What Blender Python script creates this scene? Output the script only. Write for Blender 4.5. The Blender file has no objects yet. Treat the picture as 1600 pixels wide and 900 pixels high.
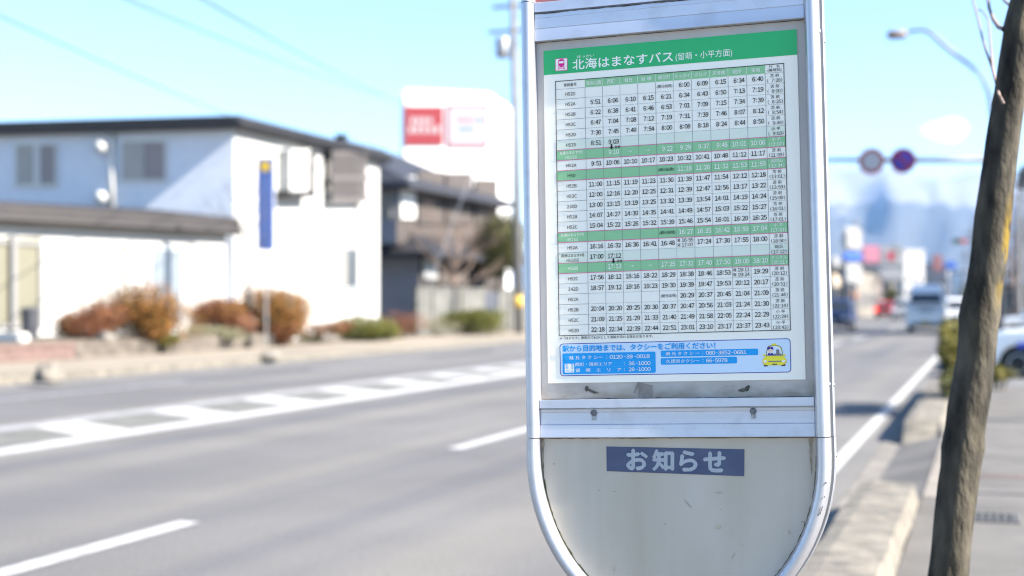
import bpy, bmesh, math, random
from mathutils import Vector, Matrix, noise

# ------------------------------------------------------------------ camera, light, exposure
scn = bpy.context.scene
COL = scn.collection
R = math.radians
F, CX, CY, TH, CAMH = 2222.0, 800.0, 473.0, R(18.5), 1.35
RT = Vector((math.cos(TH), math.sin(TH), 0)); FW = Vector((-math.sin(TH), math.cos(TH), 0)); UP = Vector((0, 0, 1))
CAM = Vector((0, 0, CAMH))

cam_d = bpy.data.cameras.new("camera"); cam = bpy.data.objects.new("camera", cam_d); COL.objects.link(cam)
cam.location = CAM; cam.rotation_euler = (math.pi / 2, 0, TH)
cam_d.sensor_width = 36.0; cam_d.lens = 36.0 * F / 1600.0
cam_d.shift_y = (CY - 450.0) / 1600.0
cam_d.clip_start = 0.05; cam_d.clip_end = 60000
cam_d.dof.use_dof = True; cam_d.dof.focus_distance = 2.47; cam_d.dof.aperture_fstop = 2.9
cam_d.dof.aperture_blades = 0
scn.camera = cam

SUN_EL, SUN_AZ = R(36), R(0.4)             # SUN_AZ measured from +X towards +Y
sun_to = Vector((math.cos(SUN_EL) * math.cos(SUN_AZ), math.cos(SUN_EL) * math.sin(SUN_AZ), math.sin(SUN_EL)))
world = bpy.data.worlds.new("World"); scn.world = world; world.use_nodes = True
wn, wl = world.node_tree.nodes, world.node_tree.links
bg = wn["Background"]; bg.inputs[1].default_value = 0.07
sky = wn.new("ShaderNodeTexSky"); sky.sky_type = 'NISHITA'; sky.sun_disc = False
sky.sun_elevation = SUN_EL; sky.sun_rotation = math.pi / 2 - SUN_AZ
sky.air_density = 1.0; sky.dust_density = 0.1; sky.ozone_density = 4.5; sky.altitude = 0
# one small fair-weather cloud low over the mountain, as a patch of the sky dome
def _wn(t, **k):
    q = wn.new(t)
    for a, b in k.items(): setattr(q, a, b)
    return q
wtc = _wn("ShaderNodeTexCoord")
def wdot(v):
    d = _wn("ShaderNodeVectorMath", operation='DOT_PRODUCT'); wl.new(wtc.outputs["Generated"], d.inputs[0]); d.inputs[1].default_value = v; return d.outputs["Value"]
def wmath(op, a, b):
    m = _wn("ShaderNodeMath", operation=op)
    for i, q in enumerate((a, b)):
        if isinstance(q, (int, float)): m.inputs[i].default_value = q
        else: wl.new(q, m.inputs[i])
    return m.outputs[0]
cd_ = (FW + RT * ((1478 - CX) / F) + UP * ((CY - 203) / F)).normalized(); cr_ = RT - cd_ * RT.dot(cd_); cr_.normalize(); cu_ = cr_.cross(cd_)
ca_ = wmath('DIVIDE', wdot(cr_), 0.017); cb_ = wmath('DIVIDE', wdot(cu_), 0.0070)
cn_ = _wn("ShaderNodeTexNoise"); cn_.inputs["Scale"].default_value = 55; cn_.inputs["Detail"].default_value = 5; wl.new(wtc.outputs["Generated"], cn_.inputs[0])
cr2 = wmath('ADD', wmath('MULTIPLY', ca_, ca_), wmath('MULTIPLY', cb_, cb_)); cv = wmath('ADD', cr2, wmath('MULTIPLY', wmath('SUBTRACT', cn_.outputs[0], 0.5), 2.4))
cm_ = _wn("ShaderNodeMapRange", interpolation_type='SMOOTHSTEP'); cm_.inputs[1].default_value = 1.25; cm_.inputs[2].default_value = 0.35; wl.new(cv, cm_.inputs[0])
cfront = _wn("ShaderNodeMath", operation='GREATER_THAN'); wl.new(wdot(cd_), cfront.inputs[0]); cfront.inputs[1].default_value = 0.5
cmx = _wn("ShaderNodeMix", data_type='RGBA'); wl.new(wmath('MULTIPLY', wmath('MULTIPLY', cm_.outputs[0], 0.85), cfront.outputs[0]), cmx.inputs[0]); wl.new(sky.outputs[0], cmx.inputs[6]); cmx.inputs[7].default_value = (10.0, 10.0, 10.0, 1)
wl.new(cmx.outputs[2], bg.inputs[0])
sl = bpy.data.lights.new("sun", 'SUN'); so = bpy.data.objects.new("sun", sl); COL.objects.link(so)
sl.energy = 5.0; sl.angle = R(0.53); sl.color = (1.0, 0.93, 0.83)
so.rotation_euler = (-sun_to).to_track_quat('-Z', 'Y').to_euler()
vs = scn.view_settings
scn.display_settings.display_device = 'sRGB'
vs.view_transform = 'Standard'; vs.look = 'None'; vs.gamma = 1.0; vs.use_curve_mapping = False
vs.exposure = 2.2
scn.cycles.filter_width = 1.15
scn.cycles.use_denoising = True
scn.cycles.max_bounces = 8
scn.cycles.volume_bounces = 1
HAZE = 3.9e-5
rnd = random.Random(7)

# ------------------------------------------------------------------ placing helpers
def px(x, y, z):
    """world point seen at photo pixel (x,y) at depth z along the view axis"""
    return CAM + RT * ((x - CX) / F * z) + FW * z + UP * ((CY - y) / F * z)
def ray(x, y): return RT * ((x - CX) / F) + FW + UP * ((CY - y) / F)
def hit(x, y, p, n):
    d = ray(x, y); return CAM + d * ((p - CAM).dot(n) / d.dot(n))
def gnd(x, y, h=0.0): return hit(x, y, Vector((0, 0, h)), UP)
def atX(x, y, X): return hit(x, y, Vector((X, 0, 0)), Vector((1, 0, 0)))

# ------------------------------------------------------------------ materials
def lin(r, g, b, k=1.0):
    f = lambda c: ((c / 255) / 12.92 if c / 255 <= 0.04045 else ((c / 255 + 0.055) / 1.055) ** 2.4) * k
    return (f(r), f(g), f(b))
MATS = {}
def mat(name, col, rough=0.6, metal=0.0, var=0.0, scale=5.0, col2=None, bump=0.0, bscale=None, stretch=(1, 1, 1), spec=0.5, detail=4.0, lo=0.35, hi=0.65, trans=0.0, emit=None):
    if name in MATS: return MATS[name]
    m = bpy.data.materials.new(name); m.use_nodes = True
    nt = m.node_tree; n = nt.nodes; l = nt.links; p = n["Principled BSDF"]
    p.inputs["Base Color"].default_value = (*col, 1); p.inputs["Roughness"].default_value = rough
    p.inputs["Metallic"].default_value = metal; p.inputs["Specular IOR Level"].default_value = spec
    if trans: p.inputs["Transmission Weight"].default_value = trans
    if emit: p.inputs["Emission Color"].default_value = (*emit[0], 1); p.inputs["Emission Strength"].default_value = emit[1]
    if var or col2 or bump:
        tc = n.new("ShaderNodeTexCoord"); mp = n.new("ShaderNodeMapping"); mp.inputs["Scale"].default_value = stretch
        l.new(tc.outputs["Object"], mp.inputs[0])
        nz = n.new("ShaderNodeTexNoise"); nz.inputs["Scale"].default_value = scale; nz.inputs["Detail"].default_value = detail
        l.new(mp.outputs[0], nz.inputs[0])
        if var or col2:
            c2 = col2 if col2 else tuple(min(1, c * (1 + var)) for c in col)
            c1 = col if col2 else tuple(c * (1 - var) for c in col)
            rp = n.new("ShaderNodeValToRGB"); rp.color_ramp.elements[0].position = lo; rp.color_ramp.elements[1].position = hi
            rp.color_ramp.elements[0].color = (*c1, 1); rp.color_ramp.elements[1].color = (*c2, 1)
            l.new(nz.outputs[0], rp.inputs[0]); l.new(rp.outputs[0], p.inputs["Base Color"])
        if bump:
            nb = nz
            if bscale:
                nb = n.new("ShaderNodeTexNoise"); nb.inputs["Scale"].default_value = bscale; nb.inputs["Detail"].default_value = 6
                l.new(mp.outputs[0], nb.inputs[0])
            bp = n.new("ShaderNodeBump"); bp.inputs["Strength"].default_value = bump; bp.inputs["Distance"].default_value = 0.02
            l.new(nb.outputs[0], bp.inputs["Height"]); l.new(bp.outputs[0], p.inputs["Normal"])
    MATS[name] = m
    return m

# ------------------------------------------------------------------ object helpers
def obj(name, bm, mats, parent=None, smooth=False, loc=None):
    me = bpy.data.meshes.new(name); bmesh.ops.recalc_face_normals(bm, faces=bm.faces[:])
    bm.to_mesh(me); bm.free()
    for m in (mats if isinstance(mats, (list, tuple)) else [mats]): me.materials.append(m)
    if smooth:
        for p in me.polygons: p.use_smooth = True
    o = bpy.data.objects.new(name, me); COL.objects.link(o)
    if parent: o.parent = parent
    if loc: o.location = loc
    return o
def thing(name, label, cat, loc=(0, 0, 0), rz=0.0, group=None):
    o = bpy.data.objects.new(name, None); COL.objects.link(o); o.empty_display_size = 0.2
    o.location = loc; o.rotation_euler = (0, 0, rz)
    return tag(o, label, cat, group)
def tag(o, label, cat, group=None):
    o["label"] = label; o["category"] = cat
    if group: o["group"] = group
    return o
def struct(o): o["kind"] = "structure"; return o
def B(): return bmesh.new()
def box(bm, lo, hi, mi=0, M=None):
    vs_ = [Vector((x, y, z)) for x in (lo[0], hi[0]) for y in (lo[1], hi[1]) for z in (lo[2], hi[2])]
    v = [bm.verts.new(M @ p if M else p) for p in vs_]
    for f in ((0, 1, 3, 2), (4, 6, 7, 5), (0, 4, 5, 1), (2, 3, 7, 6), (0, 2, 6, 4), (1, 5, 7, 3)):
        bm.faces.new([v[i] for i in f]).material_index = mi
def quadbox(bm, pts, n, d0, d1, mi=0):
    """box on a wall: four points pushed out along n from d0 to d1"""
    a = [bm.verts.new(p + n * d0) for p in pts]; b = [bm.verts.new(p + n * d1) for p in pts]
    k = len(pts)
    bm.faces.new(b).material_index = mi; bm.faces.new(a[::-1]).material_index = mi
    for i in range(k): bm.faces.new((a[i], a[(i + 1) % k], b[(i + 1) % k], b[i])).material_index = mi
def prism(bm, poly, z0, z1, mi=0):
    quadbox(bm, [Vector((p[0], p[1], 0)) for p in poly], UP, z0, z1, mi)
def tube(bm, pts, rads, seg=8, mi=0, caps=True):
    rings = []
    for i, p in enumerate(pts):
        p = Vector(p); a = Vector(pts[max(i - 1, 0)]); b = Vector(pts[min(i + 1, len(pts) - 1)])
        t = (b - a).normalized(); s = t.cross(Vector((0, 0, 1)))
        if s.length < 1e-3: s = t.cross(Vector((0, 1, 0)))
        s.normalize(); u = s.cross(t)
        r = rads[i] if isinstance(rads, (list, tuple)) else rads
        rings.append([bm.verts.new(p + (s * math.cos(k * 2 * math.pi / seg) + u * math.sin(k * 2 * math.pi / seg)) * r) for k in range(seg)])
    for a, b in zip(rings, rings[1:]):
        for k in range(seg): bm.faces.new((a[k], a[(k + 1) % seg], b[(k + 1) % seg], b[k])).material_index = mi
    if caps:
        bm.faces.new(rings[0][::-1]).material_index = mi; bm.faces.new(rings[-1]).material_index = mi
def lathe(bm, prof, seg=24, M=None, mi=0):
    """prof: (r, h) around local z, transformed by M"""
    rings = []
    for r, h in prof:
        rings.append([bm.verts.new((M or Matrix()) @ Vector((r * math.cos(k * 2 * math.pi / seg), r * math.sin(k * 2 * math.pi / seg), h))) for k in range(seg)])
    for a, b in zip(rings, rings[1:]):
        for k in range(seg): bm.faces.new((a[k], a[(k + 1) % seg], b[(k + 1) % seg], b[k])).material_index = mi
    bm.faces.new(rings[0][::-1]).material_index = mi; bm.faces.new(rings[-1]).material_index = mi
def bevel(bm, w, seg=2):
    bmesh.ops.recalc_face_normals(bm, faces=bm.faces[:])
    bmesh.ops.bevel(bm, geom=[e for e in bm.edges if e.is_manifold and e.calc_face_angle(0) > 0.5], offset=w, segments=seg, affect='EDGES', clamp_overlap=True)
def sheet(bm, x0, y0, x1, y1, z, nx=1, ny=1, mi=0):
    v = [[bm.verts.new((x0 + (x1 - x0) * i / nx, y0 + (y1 - y0) * j / ny, z)) for j in range(ny + 1)] for i in range(nx + 1)]
    for i in range(nx):
        for j in range(ny): bm.faces.new((v[i][j], v[i + 1][j], v[i + 1][j + 1], v[i][j + 1])).material_index = mi

# ------------------------------------------------------------------ ground, road, pavement
m_ground = mat("earth", (0.16, 0.14, 0.11), 0.95, var=0.25, scale=0.3)
m_asph = bpy.data.materials.new("asphalt"); m_asph.use_nodes = True
nt = m_asph.node_tree; n = nt.nodes; l = nt.links; p = n["Principled BSDF"]; p.inputs["Roughness"].default_value = 0.8; p.inputs["Specular IOR Level"].default_value = 0.35
tc = n.new("ShaderNodeTexCoord")
def nz(scale, stretch, det=3):
    mp = n.new("ShaderNodeMapping"); mp.inputs["Scale"].default_value = stretch; l.new(tc.outputs["Object"], mp.inputs[0])
    t = n.new("ShaderNodeTexNoise"); t.inputs["Scale"].default_value = scale; t.inputs["Detail"].default_value = det; l.new(mp.outputs[0], t.inputs[0]); return t
def ramp(src, c0, c1, a, b):
    r = n.new("ShaderNodeValToRGB"); r.color_ramp.elements[0].position = a; r.color_ramp.elements[1].position = b
    r.color_ramp.elements[0].color = (*c0, 1); r.color_ramp.elements[1].color = (*c1, 1); l.new(src, r.inputs[0]); return r
def mixc(a, b, fac, mode='MULTIPLY'):
    x = n.new("ShaderNodeMix"); x.data_type = 'RGBA'; x.blend_type = mode; x.inputs[0].default_value = fac
    l.new(a, x.inputs[6]); l.new(b, x.inputs[7]); return x.outputs[2]
s1 = ramp(nz(0.9, (1, 0.03, 1)).outputs[0], (0.086, 0.085, 0.090), (0.134, 0.127, 0.116), 0.36, 0.64)      # wheel tracks along the lanes
s2 = ramp(nz(0.45, (1, 1, 1)).outputs[0], (0.85, 0.85, 0.85), (1.08, 1.08, 1.08), 0.35, 0.65)
s3 = ramp(nz(45, (1, 1, 1), 6).outputs[0], (0.72, 0.72, 0.72), (1.25, 1.25, 1.25), 0.3, 0.7)
l.new(mixc(mixc(s1.outputs[0], s2.outputs[0], 1.0), s3.outputs[0], 1.0), p.inputs["Base Color"])
bp = n.new("ShaderNodeBump"); bp.inputs["Strength"].default_value = 0.4; bp.inputs["Distance"].default_value = 0.01
l.new(nz(90, (1, 1, 1), 6).outputs[0], bp.inputs["Height"]); l.new(bp.outputs[0], p.inputs["Normal"])
m_paint = mat("road_paint", (0.28, 0.28, 0.275), 0.75, col2=(0.40, 0.40, 0.39), scale=7, bump=0.15, bscale=60)
m_paint_worn = mat("worn_road_paint", (0.23, 0.23, 0.235), 0.8, var=0.2, scale=4)
m_gutter = mat("gutter_concrete", (0.135, 0.122, 0.105), 0.9, var=0.18, scale=2.5, bump=0.2, bscale=40)
m_kerb = mat("kerb_concrete", (0.085, 0.078, 0.064), 0.9, col2=(0.175, 0.155, 0.125), scale=7, bump=0.4, bscale=30, detail=8)
m_walk = mat("pavement_asphalt", (0.092, 0.086, 0.078), 0.9, var=0.22, scale=1.6, bump=0.3, bscale=60)
m_walk2 = mat("far_pavement", (0.20, 0.17, 0.13), 0.9, var=0.15, scale=0.9, stretch=(1, .3, 1), bump=0.2, bscale=20)
m_soil = mat("dry_soil", (0.11, 0.088, 0.065), 0.95, var=0.35, scale=3, bump=0.5, bscale=14)

bm = B(); sheet(bm, -15000, -1400, 15000, 13400, -0.02); struct(obj("ground", bm, m_ground))
bm = B(); sheet(bm, -15.3, -40, -0.95, 1500, 0.0, 2, 40); struct(obj("road", bm, m_asph))
bm = B()                                            # kerbside edge line, dashes, lane dashes on far side
sheet(bm, -1.26, -10, -1.145, 400, 0.004)
dash0 = gnd(303, 816).y
yk = dash0
for k in range(-2, 40): sheet(bm, -4.735, yk + 10.2 * k - 5.6, -4.585, yk + 10.2 * k, 0.004)
struct(obj("lane_marking", bm, m_paint))
bm = B()
ya = gnd(300, 597).y
for k in range(-3, 30): sheet(bm, -13.05, ya + 11 * k - 6.2, -12.88, ya + 11 * k, 0.004)
sheet(bm, -15.12, -10, -15.0, 300, 0.004)
struct(obj("worn_marking", bm, m_paint_worn))
bm = B()                                            # zebra-hatched median
XA, XB = -10.15, -8.28
sheet(bm, XB - 0.36, -30, XB, 90, 0.004)
for k in range(-10, 30):
    y = 14.0 + 2.27 * k + 0.68                       # white blocks between the dark gaps
    v = [bm.verts.new(c) for c in ((XA + 0.36, y + .55, 0.004), (XB - 0.36, y - .15, 0.004), (XB - 0.36, y + .62, 0.004), (XA + 0.36, y + 1.32, 0.004))]
    bm.faces.new(v)
struct(obj("median_marking", bm, m_paint))
bm = B(); sheet(bm, XA, -30, XA + 0.36, 90, 0.004); struct(obj("median_edge_marking", bm, mat("half_worn_paint", (0.17, 0.17, 0.175), 0.8, col2=(0.27, 0.27, 0.275), scale=5)))
bm = B(); sheet(bm, XA + 0.36, -30, XB - 0.36, 90, 0.002); struct(obj("median_surface", bm, mat("median_asphalt", (0.105, 0.103, 0.092), 0.9, var=0.2, scale=2)))
# near (right) side
bm = B(); sheet(bm, -0.95, -5, -0.785, 700, 0.006); struct(obj("gutter", bm, m_gutter))
bm = B()
for y0, y1, yt0, yt1 in ((-3, 9.3, -3, 9.8), (14.4, 22.3, 13.9, 23.0), (29.5, 62, 28.8, 63)):
    prof = [(-0.785, 0.0), (-0.768, 0.205), (-0.68, 0.222), (-0.55, 0.218), (-0.44, 0.212), (-0.40, 0.08)]
    ny = max(14, int((y1 - y0) * 4))
    rows = []
    for j, (yy, s) in enumerate([(yt0, 0.12)] + [(y0 + (y1 - y0) * t / ny, 1) for t in range(ny + 1)] + [(yt1, 0.12)]):
        rows.append([bm.verts.new((a + 0.012 * noise.noise(Vector((a * 9, yy * 2.3, 0))), yy, 0.0 + b * (s if b > .1 else 1) + 0.014 * noise.noise(Vector((yy * 3, a * 9, 2))))) for a, b in prof])
    for a, b in zip(rows, rows[1:]):
        for k in range(5): bm.faces.new((a[k], a[k + 1], b[k + 1], b[k]))
    bm.faces.new(rows[0]); bm.faces.new(rows[-1][::-1])
struct(obj("kerb", bm, m_kerb))
bm = B(); 
for y0, y1 in ((9.3, 14.6), (22.3, 29.6)): bm.faces.new([bm.verts.new(c) for c in ((-0.785, y0, 0.006), (-0.40, y0, 0.098 if y0 < 20 else 0.012), (-0.40, y1, 0.098 if y0 < 20 else 0.012), (-0.785, y1, 0.006))])
struct(obj("dropped_kerb", bm, m_walk))
bm = B(); prism(bm, [(-0.40, -5), (3.2, -5), (3.2, 22.6), (-0.40, 22.6)], -0.01, 0.1); prism(bm, [(-0.40, 29.2), (3.2, 29.2), (3.2, 400), (-0.40, 400)], -0.01, 0.1); struct(obj("pavement", bm, m_walk))
bm = B(); sheet(bm, -0.40, 9.5, -0.24, 14.6, 0.104); struct(obj("pavement_edging", bm, mat("edging_concrete", (0.17, 0.15, 0.125), 0.9, var=0.15, scale=3)))
bm = B(); sheet(bm, -0.40, 22.6, 40, 60, 0.012); sheet(bm, 3.2, -5, 40, 22.6, 0.06); struct(obj("car_park", bm, mat("car_park_asphalt", (0.105, 0.105, 0.11), 0.9, var=0.2, scale=0.8)))
ya = gnd(1565, 745, .1).y; yb = gnd(1565, 772, .1).y; yc = gnd(1575, 655, .1).y
bm = B(); sheet(bm, -0.15, ya - .12, 3.2, ya + .14, 0.104); struct(obj("pavement_repair", bm, mat("repair_strip", (0.085, 0.062, 0.055), 0.9, var=.3, scale=6)))
bm = B(); sheet(bm, -0.1, yb - .035, 3.2, yb + .035, 0.104); sheet(bm, -.1, yc - .25, 3.2, yc, .104); struct(obj("joint_and_step_shadow", bm, mat("joint_shadow_dark", (0.03, 0.03, 0.03), 0.9)))  # thin joint line; the wider strip is a painted low-step shadow
# far (left) side
bm = B(); prism(bm, [(-15.55, -40), (-15.3, -40), (-15.3, 400), (-15.55, 400)], -0.01, 0.14); struct(obj("far_kerb", bm, m_kerb))
bm = B(); prism(bm, [(-19.0, -40), (-15.552, -40), (-15.552, 400), (-19.0, 400)], -0.01, 0.12); struct(obj("far_pavement", bm, m_walk2))
bm = B(); prism(bm, [(-60, -40), (-19.0, -40), (-19.0, 400), (-60, 400)], -0.01, 0.13); struct(obj("garden_ground", bm, m_soil))
g = gnd(1545, 810, 0.1)                              # drain grate in the pavement
m_iron = mat("grate_steel", (0.08, 0.085, 0.09), 0.5, metal=0.6)
t = thing("drain_grate", "slotted steel drain grate set in the pavement beside the leaning tree trunk", "drain grate", (g.x, g.y, 0.1))
bm = B(); box(bm, (-0.17, -0.16, 0.001), (0.17, -0.13, 0.012)); box(bm, (-0.17, 0.13, 0.001), (0.17, 0.16, 0.012)); box(bm, (-0.17, -0.13, 0.001), (-0.15, 0.13, 0.012)); box(bm, (0.15, -0.13, 0.001), (0.17, 0.13, 0.012)); obj("frame", bm, mat("grate_frame", (0.10, 0.098, 0.095), 0.7), t)
bm = B()
for k in range(7): box(bm, (-0.130 + k * 0.042, -0.129, 0.003), (-0.112 + k * 0.042, 0.129, 0.01))
obj("bars", bm, mat("grate_bars", (0.085, 0.083, 0.08), 0.7), t)
bm = B(); box(bm, (-0.149, -0.129, 0.0005), (0.149, 0.129, 0.002)); obj("pit", bm, mat("pit_dark", (0.015, 0.015, 0.017), 0.9), t)

# ------------------------------------------------------------------ mountains
def mountain(name, z, ridge, m, depth):
    bm = B(); rows = []
    N = 260; K = 26
    for i in range(N + 1):
        x = -900 + 4200 * i / N
        top = ridge(x)
        row = []
        for k in range(K + 1):
            f = k / K
            b = px(x, CY, z - depth * (1 - f)); b.z = 0
            h = (CY - top) / F * z + CAMH
            hh = h * f ** 1.2 * (1 + 0.55 * (1 - f) ** .7 * (noise.noise(Vector((x * 0.016, f * 1.5, 3))) + .5 * noise.noise(Vector((x * 0.05, f * 4, 7))))) - 5
            row.append(bm.verts.new((b.x, b.y, hh)))
        rows.append(row)
    for a, b in zip(rows, rows[1:]):
        for k in range(K): bm.faces.new((a[k], b[k], b[k + 1], a[k + 1]))
    o = obj(name, bm, m, smooth=True); struct(o); return o
def ridge1(x):
    base = 268 + 20 * noise.noise(Vector((x * 0.0085, 3.1, 0))) + 8 * noise.noise(Vector((x * 0.022, 5, 0))) + 3 * noise.noise(Vector((x * 0.07, 9, 0)))
    if x < 1250: base += (1250 - x) * 0.28
    if x > 1750: base += (x - 1750) * 0.1
    return min(base, 466)
m_mt = bpy.data.materials.new("mountain_forest"); m_mt.use_nodes = True
nt = m_mt.node_tree; n = nt.nodes; l = nt.links; p = n["Principled BSDF"]; p.inputs["Roughness"].default_value = 0.95
tc = n.new("ShaderNodeTexCoord"); sx = n.new("ShaderNodeSeparateXYZ"); l.new(tc.outputs["Object"], sx.inputs[0])
t1 = nz(0.0035, (1, 1, 1.2), 8); mr = n.new("ShaderNodeMapRange"); mr.inputs[1].default_value = 330; mr.inputs[2].default_value = 720
l.new(sx.outputs[2], mr.inputs[0]); ad = n.new("ShaderNodeMath"); ad.operation = 'ADD'; l.new(mr.outputs[0], ad.inputs[0]); l.new(t1.outputs[0], ad.inputs[1])
rp = ramp(ad.outputs[0], (0.034, 0.037, 0.036), (0.135, 0.14, 0.15), 0.92, 1.34); l.new(rp.outputs[0], p.inputs["Base Color"])
mountain("mountain", 8500, ridge1, m_mt, 3500)

# ------------------------------------------------------------------ bus stop sign
SR = ((0.95549202, 0.01213435, 0.29476728), (-0.03114618, 0.99771902, 0.05988881), (-0.29336821, -0.06640415, 0.95369051))
SP = (0.27441575, -0.16108218, 2.46197643)
def c2w(v): return RT * v[0] - UP * v[1] + FW * v[2]
ex = c2w([r[0] for r in SR]); ey = -c2w([r[1] for r in SR]); ez = -c2w([r[2] for r in SR])
O = CAM + c2w(SP)
SM = Matrix(((ex.x, ey.x, ez.x, O.x), (ex.y, ey.y, ez.y, O.y), (ex.z, ey.z, ez.z, O.z), (0, 0, 0, 1)))
POLE_Z = -0.03
foot_y = -((O - ez * 0.03).z - 0.2) / ey.z            # along the post down to the kerb top
sign = thing("bus_stop_sign", "grey aluminium bus stop sign board with rounded bottom, standing on the kerb", "bus stop sign")
sign.matrix_world = SM @ Matrix.Translation((0, foot_y, POLE_Z))
OFF = (0, -foot_y, -POLE_Z)

def alum(name, base, rough, sx):
    m = bpy.data.materials.new(name); m.use_nodes = True
    global n, l, tc, nt
    nt = m.node_tree; n = nt.nodes; l = nt.links; p = n["Principled BSDF"]
    tc = n.new("ShaderNodeTexCoord")
    a = ramp(nz(14, sx, 5).outputs[0], tuple(c * 0.86 for c in base), tuple(min(1, c * 1.05) for c in base), 0.3, 0.6)
    b = ramp(nz(24, (1, 1, 1), 7).outputs[0], (0.70, 0.68, 0.64), (1, 1, 1), 0.32, 0.47)
    l.new(mixc(a.outputs[0], b.outputs[0], 0.3), p.inputs["Base Color"]); p.inputs["Metallic"].default_value = 0.75
    rr = n.new("ShaderNodeMapRange"); rr.inputs[3].default_value = rough - 0.08; rr.inputs[4].default_value = rough + 0.12
    l.new(nz(22, sx, 5).outputs[0], rr.inputs[0]); l.new(rr.outputs[0], p.inputs["Roughness"])
    return m
m_tube = alum("anodised_tube", (0.46, 0.465, 0.50), 0.36, (1, 0.08, 1))
m_rail = alum("anodised_rail", (0.60, 0.61, 0.66), 0.45, (0.06, 1, 1))
m_dark = mat("grime_dark", (0.03, 0.03, 0.028), 0.95)
def panel_mat(name, c1, c2, dirt, edge_y, edge_w):
    m = bpy.data.materials.new(name); m.use_nodes = True
    global n, l, tc, nt
    nt = m.node_tree; n = nt.nodes; l = nt.links; p = n["Principled BSDF"]; p.inputs["Roughness"].default_value = 0.55
    tc = n.new("ShaderNodeTexCoord")
    big = ramp(nz(5, (1.3, 0.8, 1), 4).outputs[0], c1, c2, 0.36, 0.64)
    streak = ramp(nz(9, (2.2, 0.12, 1), 5).outputs[0], (0.91, 0.90, 0.86), (1.02, 1.02, 1.02), 0.30, 0.55)
    spots = ramp(nz(60, (1, 1, 1), 3).outputs[0], (0.75, 0.72, 0.66), (1, 1, 1), 0.22, 0.30)
    x = mixc(big.outputs[0], streak.outputs[0], 0.75); x = mixc(x, spots.outputs[0], 0.6)
    sp = n.new("ShaderNodeSeparateXYZ"); l.new(tc.outputs["Object"], sp.inputs[0])
    mr = n.new("ShaderNodeMapRange"); mr.inputs[1].default_value = edge_y; mr.inputs[2].default_value = edge_y + edge_w; mr.inputs[3].default_value = 1; mr.inputs[4].default_value = 0; l.new(sp.outputs[1], mr.inputs[0])
    mu = n.new("ShaderNodeMath"); mu.operation = 'MULTIPLY'; l.new(mr.outputs[0], mu.inputs[0]); l.new(nz(26, (1, 1.6, 1), 6).outputs[0], mu.inputs[1])
    rp = n.new("ShaderNodeValToRGB"); rp.color_ramp.elements[0].position = 0.15; rp.color_ramp.elements[1].position = 0.55; rp.color_ramp.elements[0].color = (0, 0, 0, 1); rp.color_ramp.elements[1].color = (0.75, 0.75, 0.75, 1); l.new(mu.outputs[0], rp.inputs[0])
    xm = n.new("ShaderNodeMix"); xm.data_type = 'RGBA'; l.new(rp.outputs[0], xm.inputs[0]); l.new(x, xm.inputs[6]); xm.inputs[7].default_value = (*dirt, 1)
    l.new(xm.outputs[2], p.inputs["Base Color"])
    return m
PK = 1.0
m_pan_up = panel_mat("weathered_panel", (0.44, 0.42, 0.40), (0.52, 0.48, 0.435), (0.22, 0.17, 0.11), -0.326, 0.045)
m_pan_lo = panel_mat("weathered_lower_panel", (0.47, 0.415, 0.33), (0.52, 0.465, 0.39), (0.17, 0.14, 0.08), -0.73, 0.06)

XI, XO = 0.237, 0.261
XC = (XI + XO) / 2; BOT_Y, BOT_B = -0.425, 0.288
TOP_Y, TOP_B = 0.60, 0.16
def u_path(part):
    pts = []
    if part == 'bottom':
        pts.append((-XC - 0.0006, -0.3936))
        for k in range(0, 49):
            a = math.pi + math.pi * k / 48
            pts.append(((XC + 0.0006) * math.cos(a), BOT_Y + BOT_B * math.sin(a)))
        pts.append((XC + 0.0006, -0.3936))
    elif part == 'top':
        pts.append((XC, 0.3831))
        for k in range(0, 33):
            a = math.pi * k / 32; pts.append((XC * math.cos(a), TOP_Y + TOP_B * math.sin(a)))
        pts.append((-XC, 0.3831))
    elif part == 'left': pts = [(-XC, 0.3818), (-XC, -0.3922)]
    else: pts = [(XC, -0.3922), (XC, 0.3818)]
    return pts
def sweep(bm, pts, sec):
    rings = []
    for i, p in enumerate(pts):
        a = Vector(pts[max(i - 1, 0)]); b = Vector(pts[min(i + 1, len(pts) - 1)]); t = (b - a).normalized(); o = Vector((t.y, -t.x))
        rings.append([bm.verts.new((p[0] + o.x * s[0], p[1] + o.y * s[0], s[1])) for s in sec])
    for a, b in zip(rings, rings[1:]):
        for k in range(len(sec)): bm.faces.new((a[k], a[(k + 1) % len(sec)], b[(k + 1) % len(sec)], b[k]))
    bm.faces.new(rings[0]); bm.faces.new(rings[-1][::-1])
hw = (XO - XI) / 2
SEC_F = [(hw * math.copysign(abs(math.cos(a)) ** 0.8, math.cos(a)), 0.006 + 0.022 * math.sin(a) ** 0.85) for a in [math.pi * k / 16 for k in range(17)]]
SEC_F = [(hw, -0.004)] + SEC_F + [(-hw, -0.004)]
SEC_R = [(hw + 0.0018, -0.044), (hw + 0.0030, -0.0455), (hw + 0.0030, -0.072), (hw, -0.078), (-hw, -0.078), (-hw, -0.044)]
for part in ('left', 'right', 'bottom', 'top'):
    bm = B(); sweep(bm, u_path(part), SEC_F); o = obj("frame_tube", bm, m_tube, sign, smooth=True, loc=OFF)
    es = o.modifiers.new("split", 'EDGE_SPLIT'); es.split_angle = R(40)
    bm = B(); sweep(bm, u_path(part), SEC_R); obj("rear_channel", bm, m_tube, sign, loc=OFF)
    bm = B(); sweep(bm, u_path(part), [(hw - 0.0014, -0.0045), (hw - 0.0014, -0.0435), (-hw + 0.002, -0.0435), (-hw + 0.002, -0.0045)]); obj("seam", bm, m_dark, sign, loc=OFF)
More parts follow.
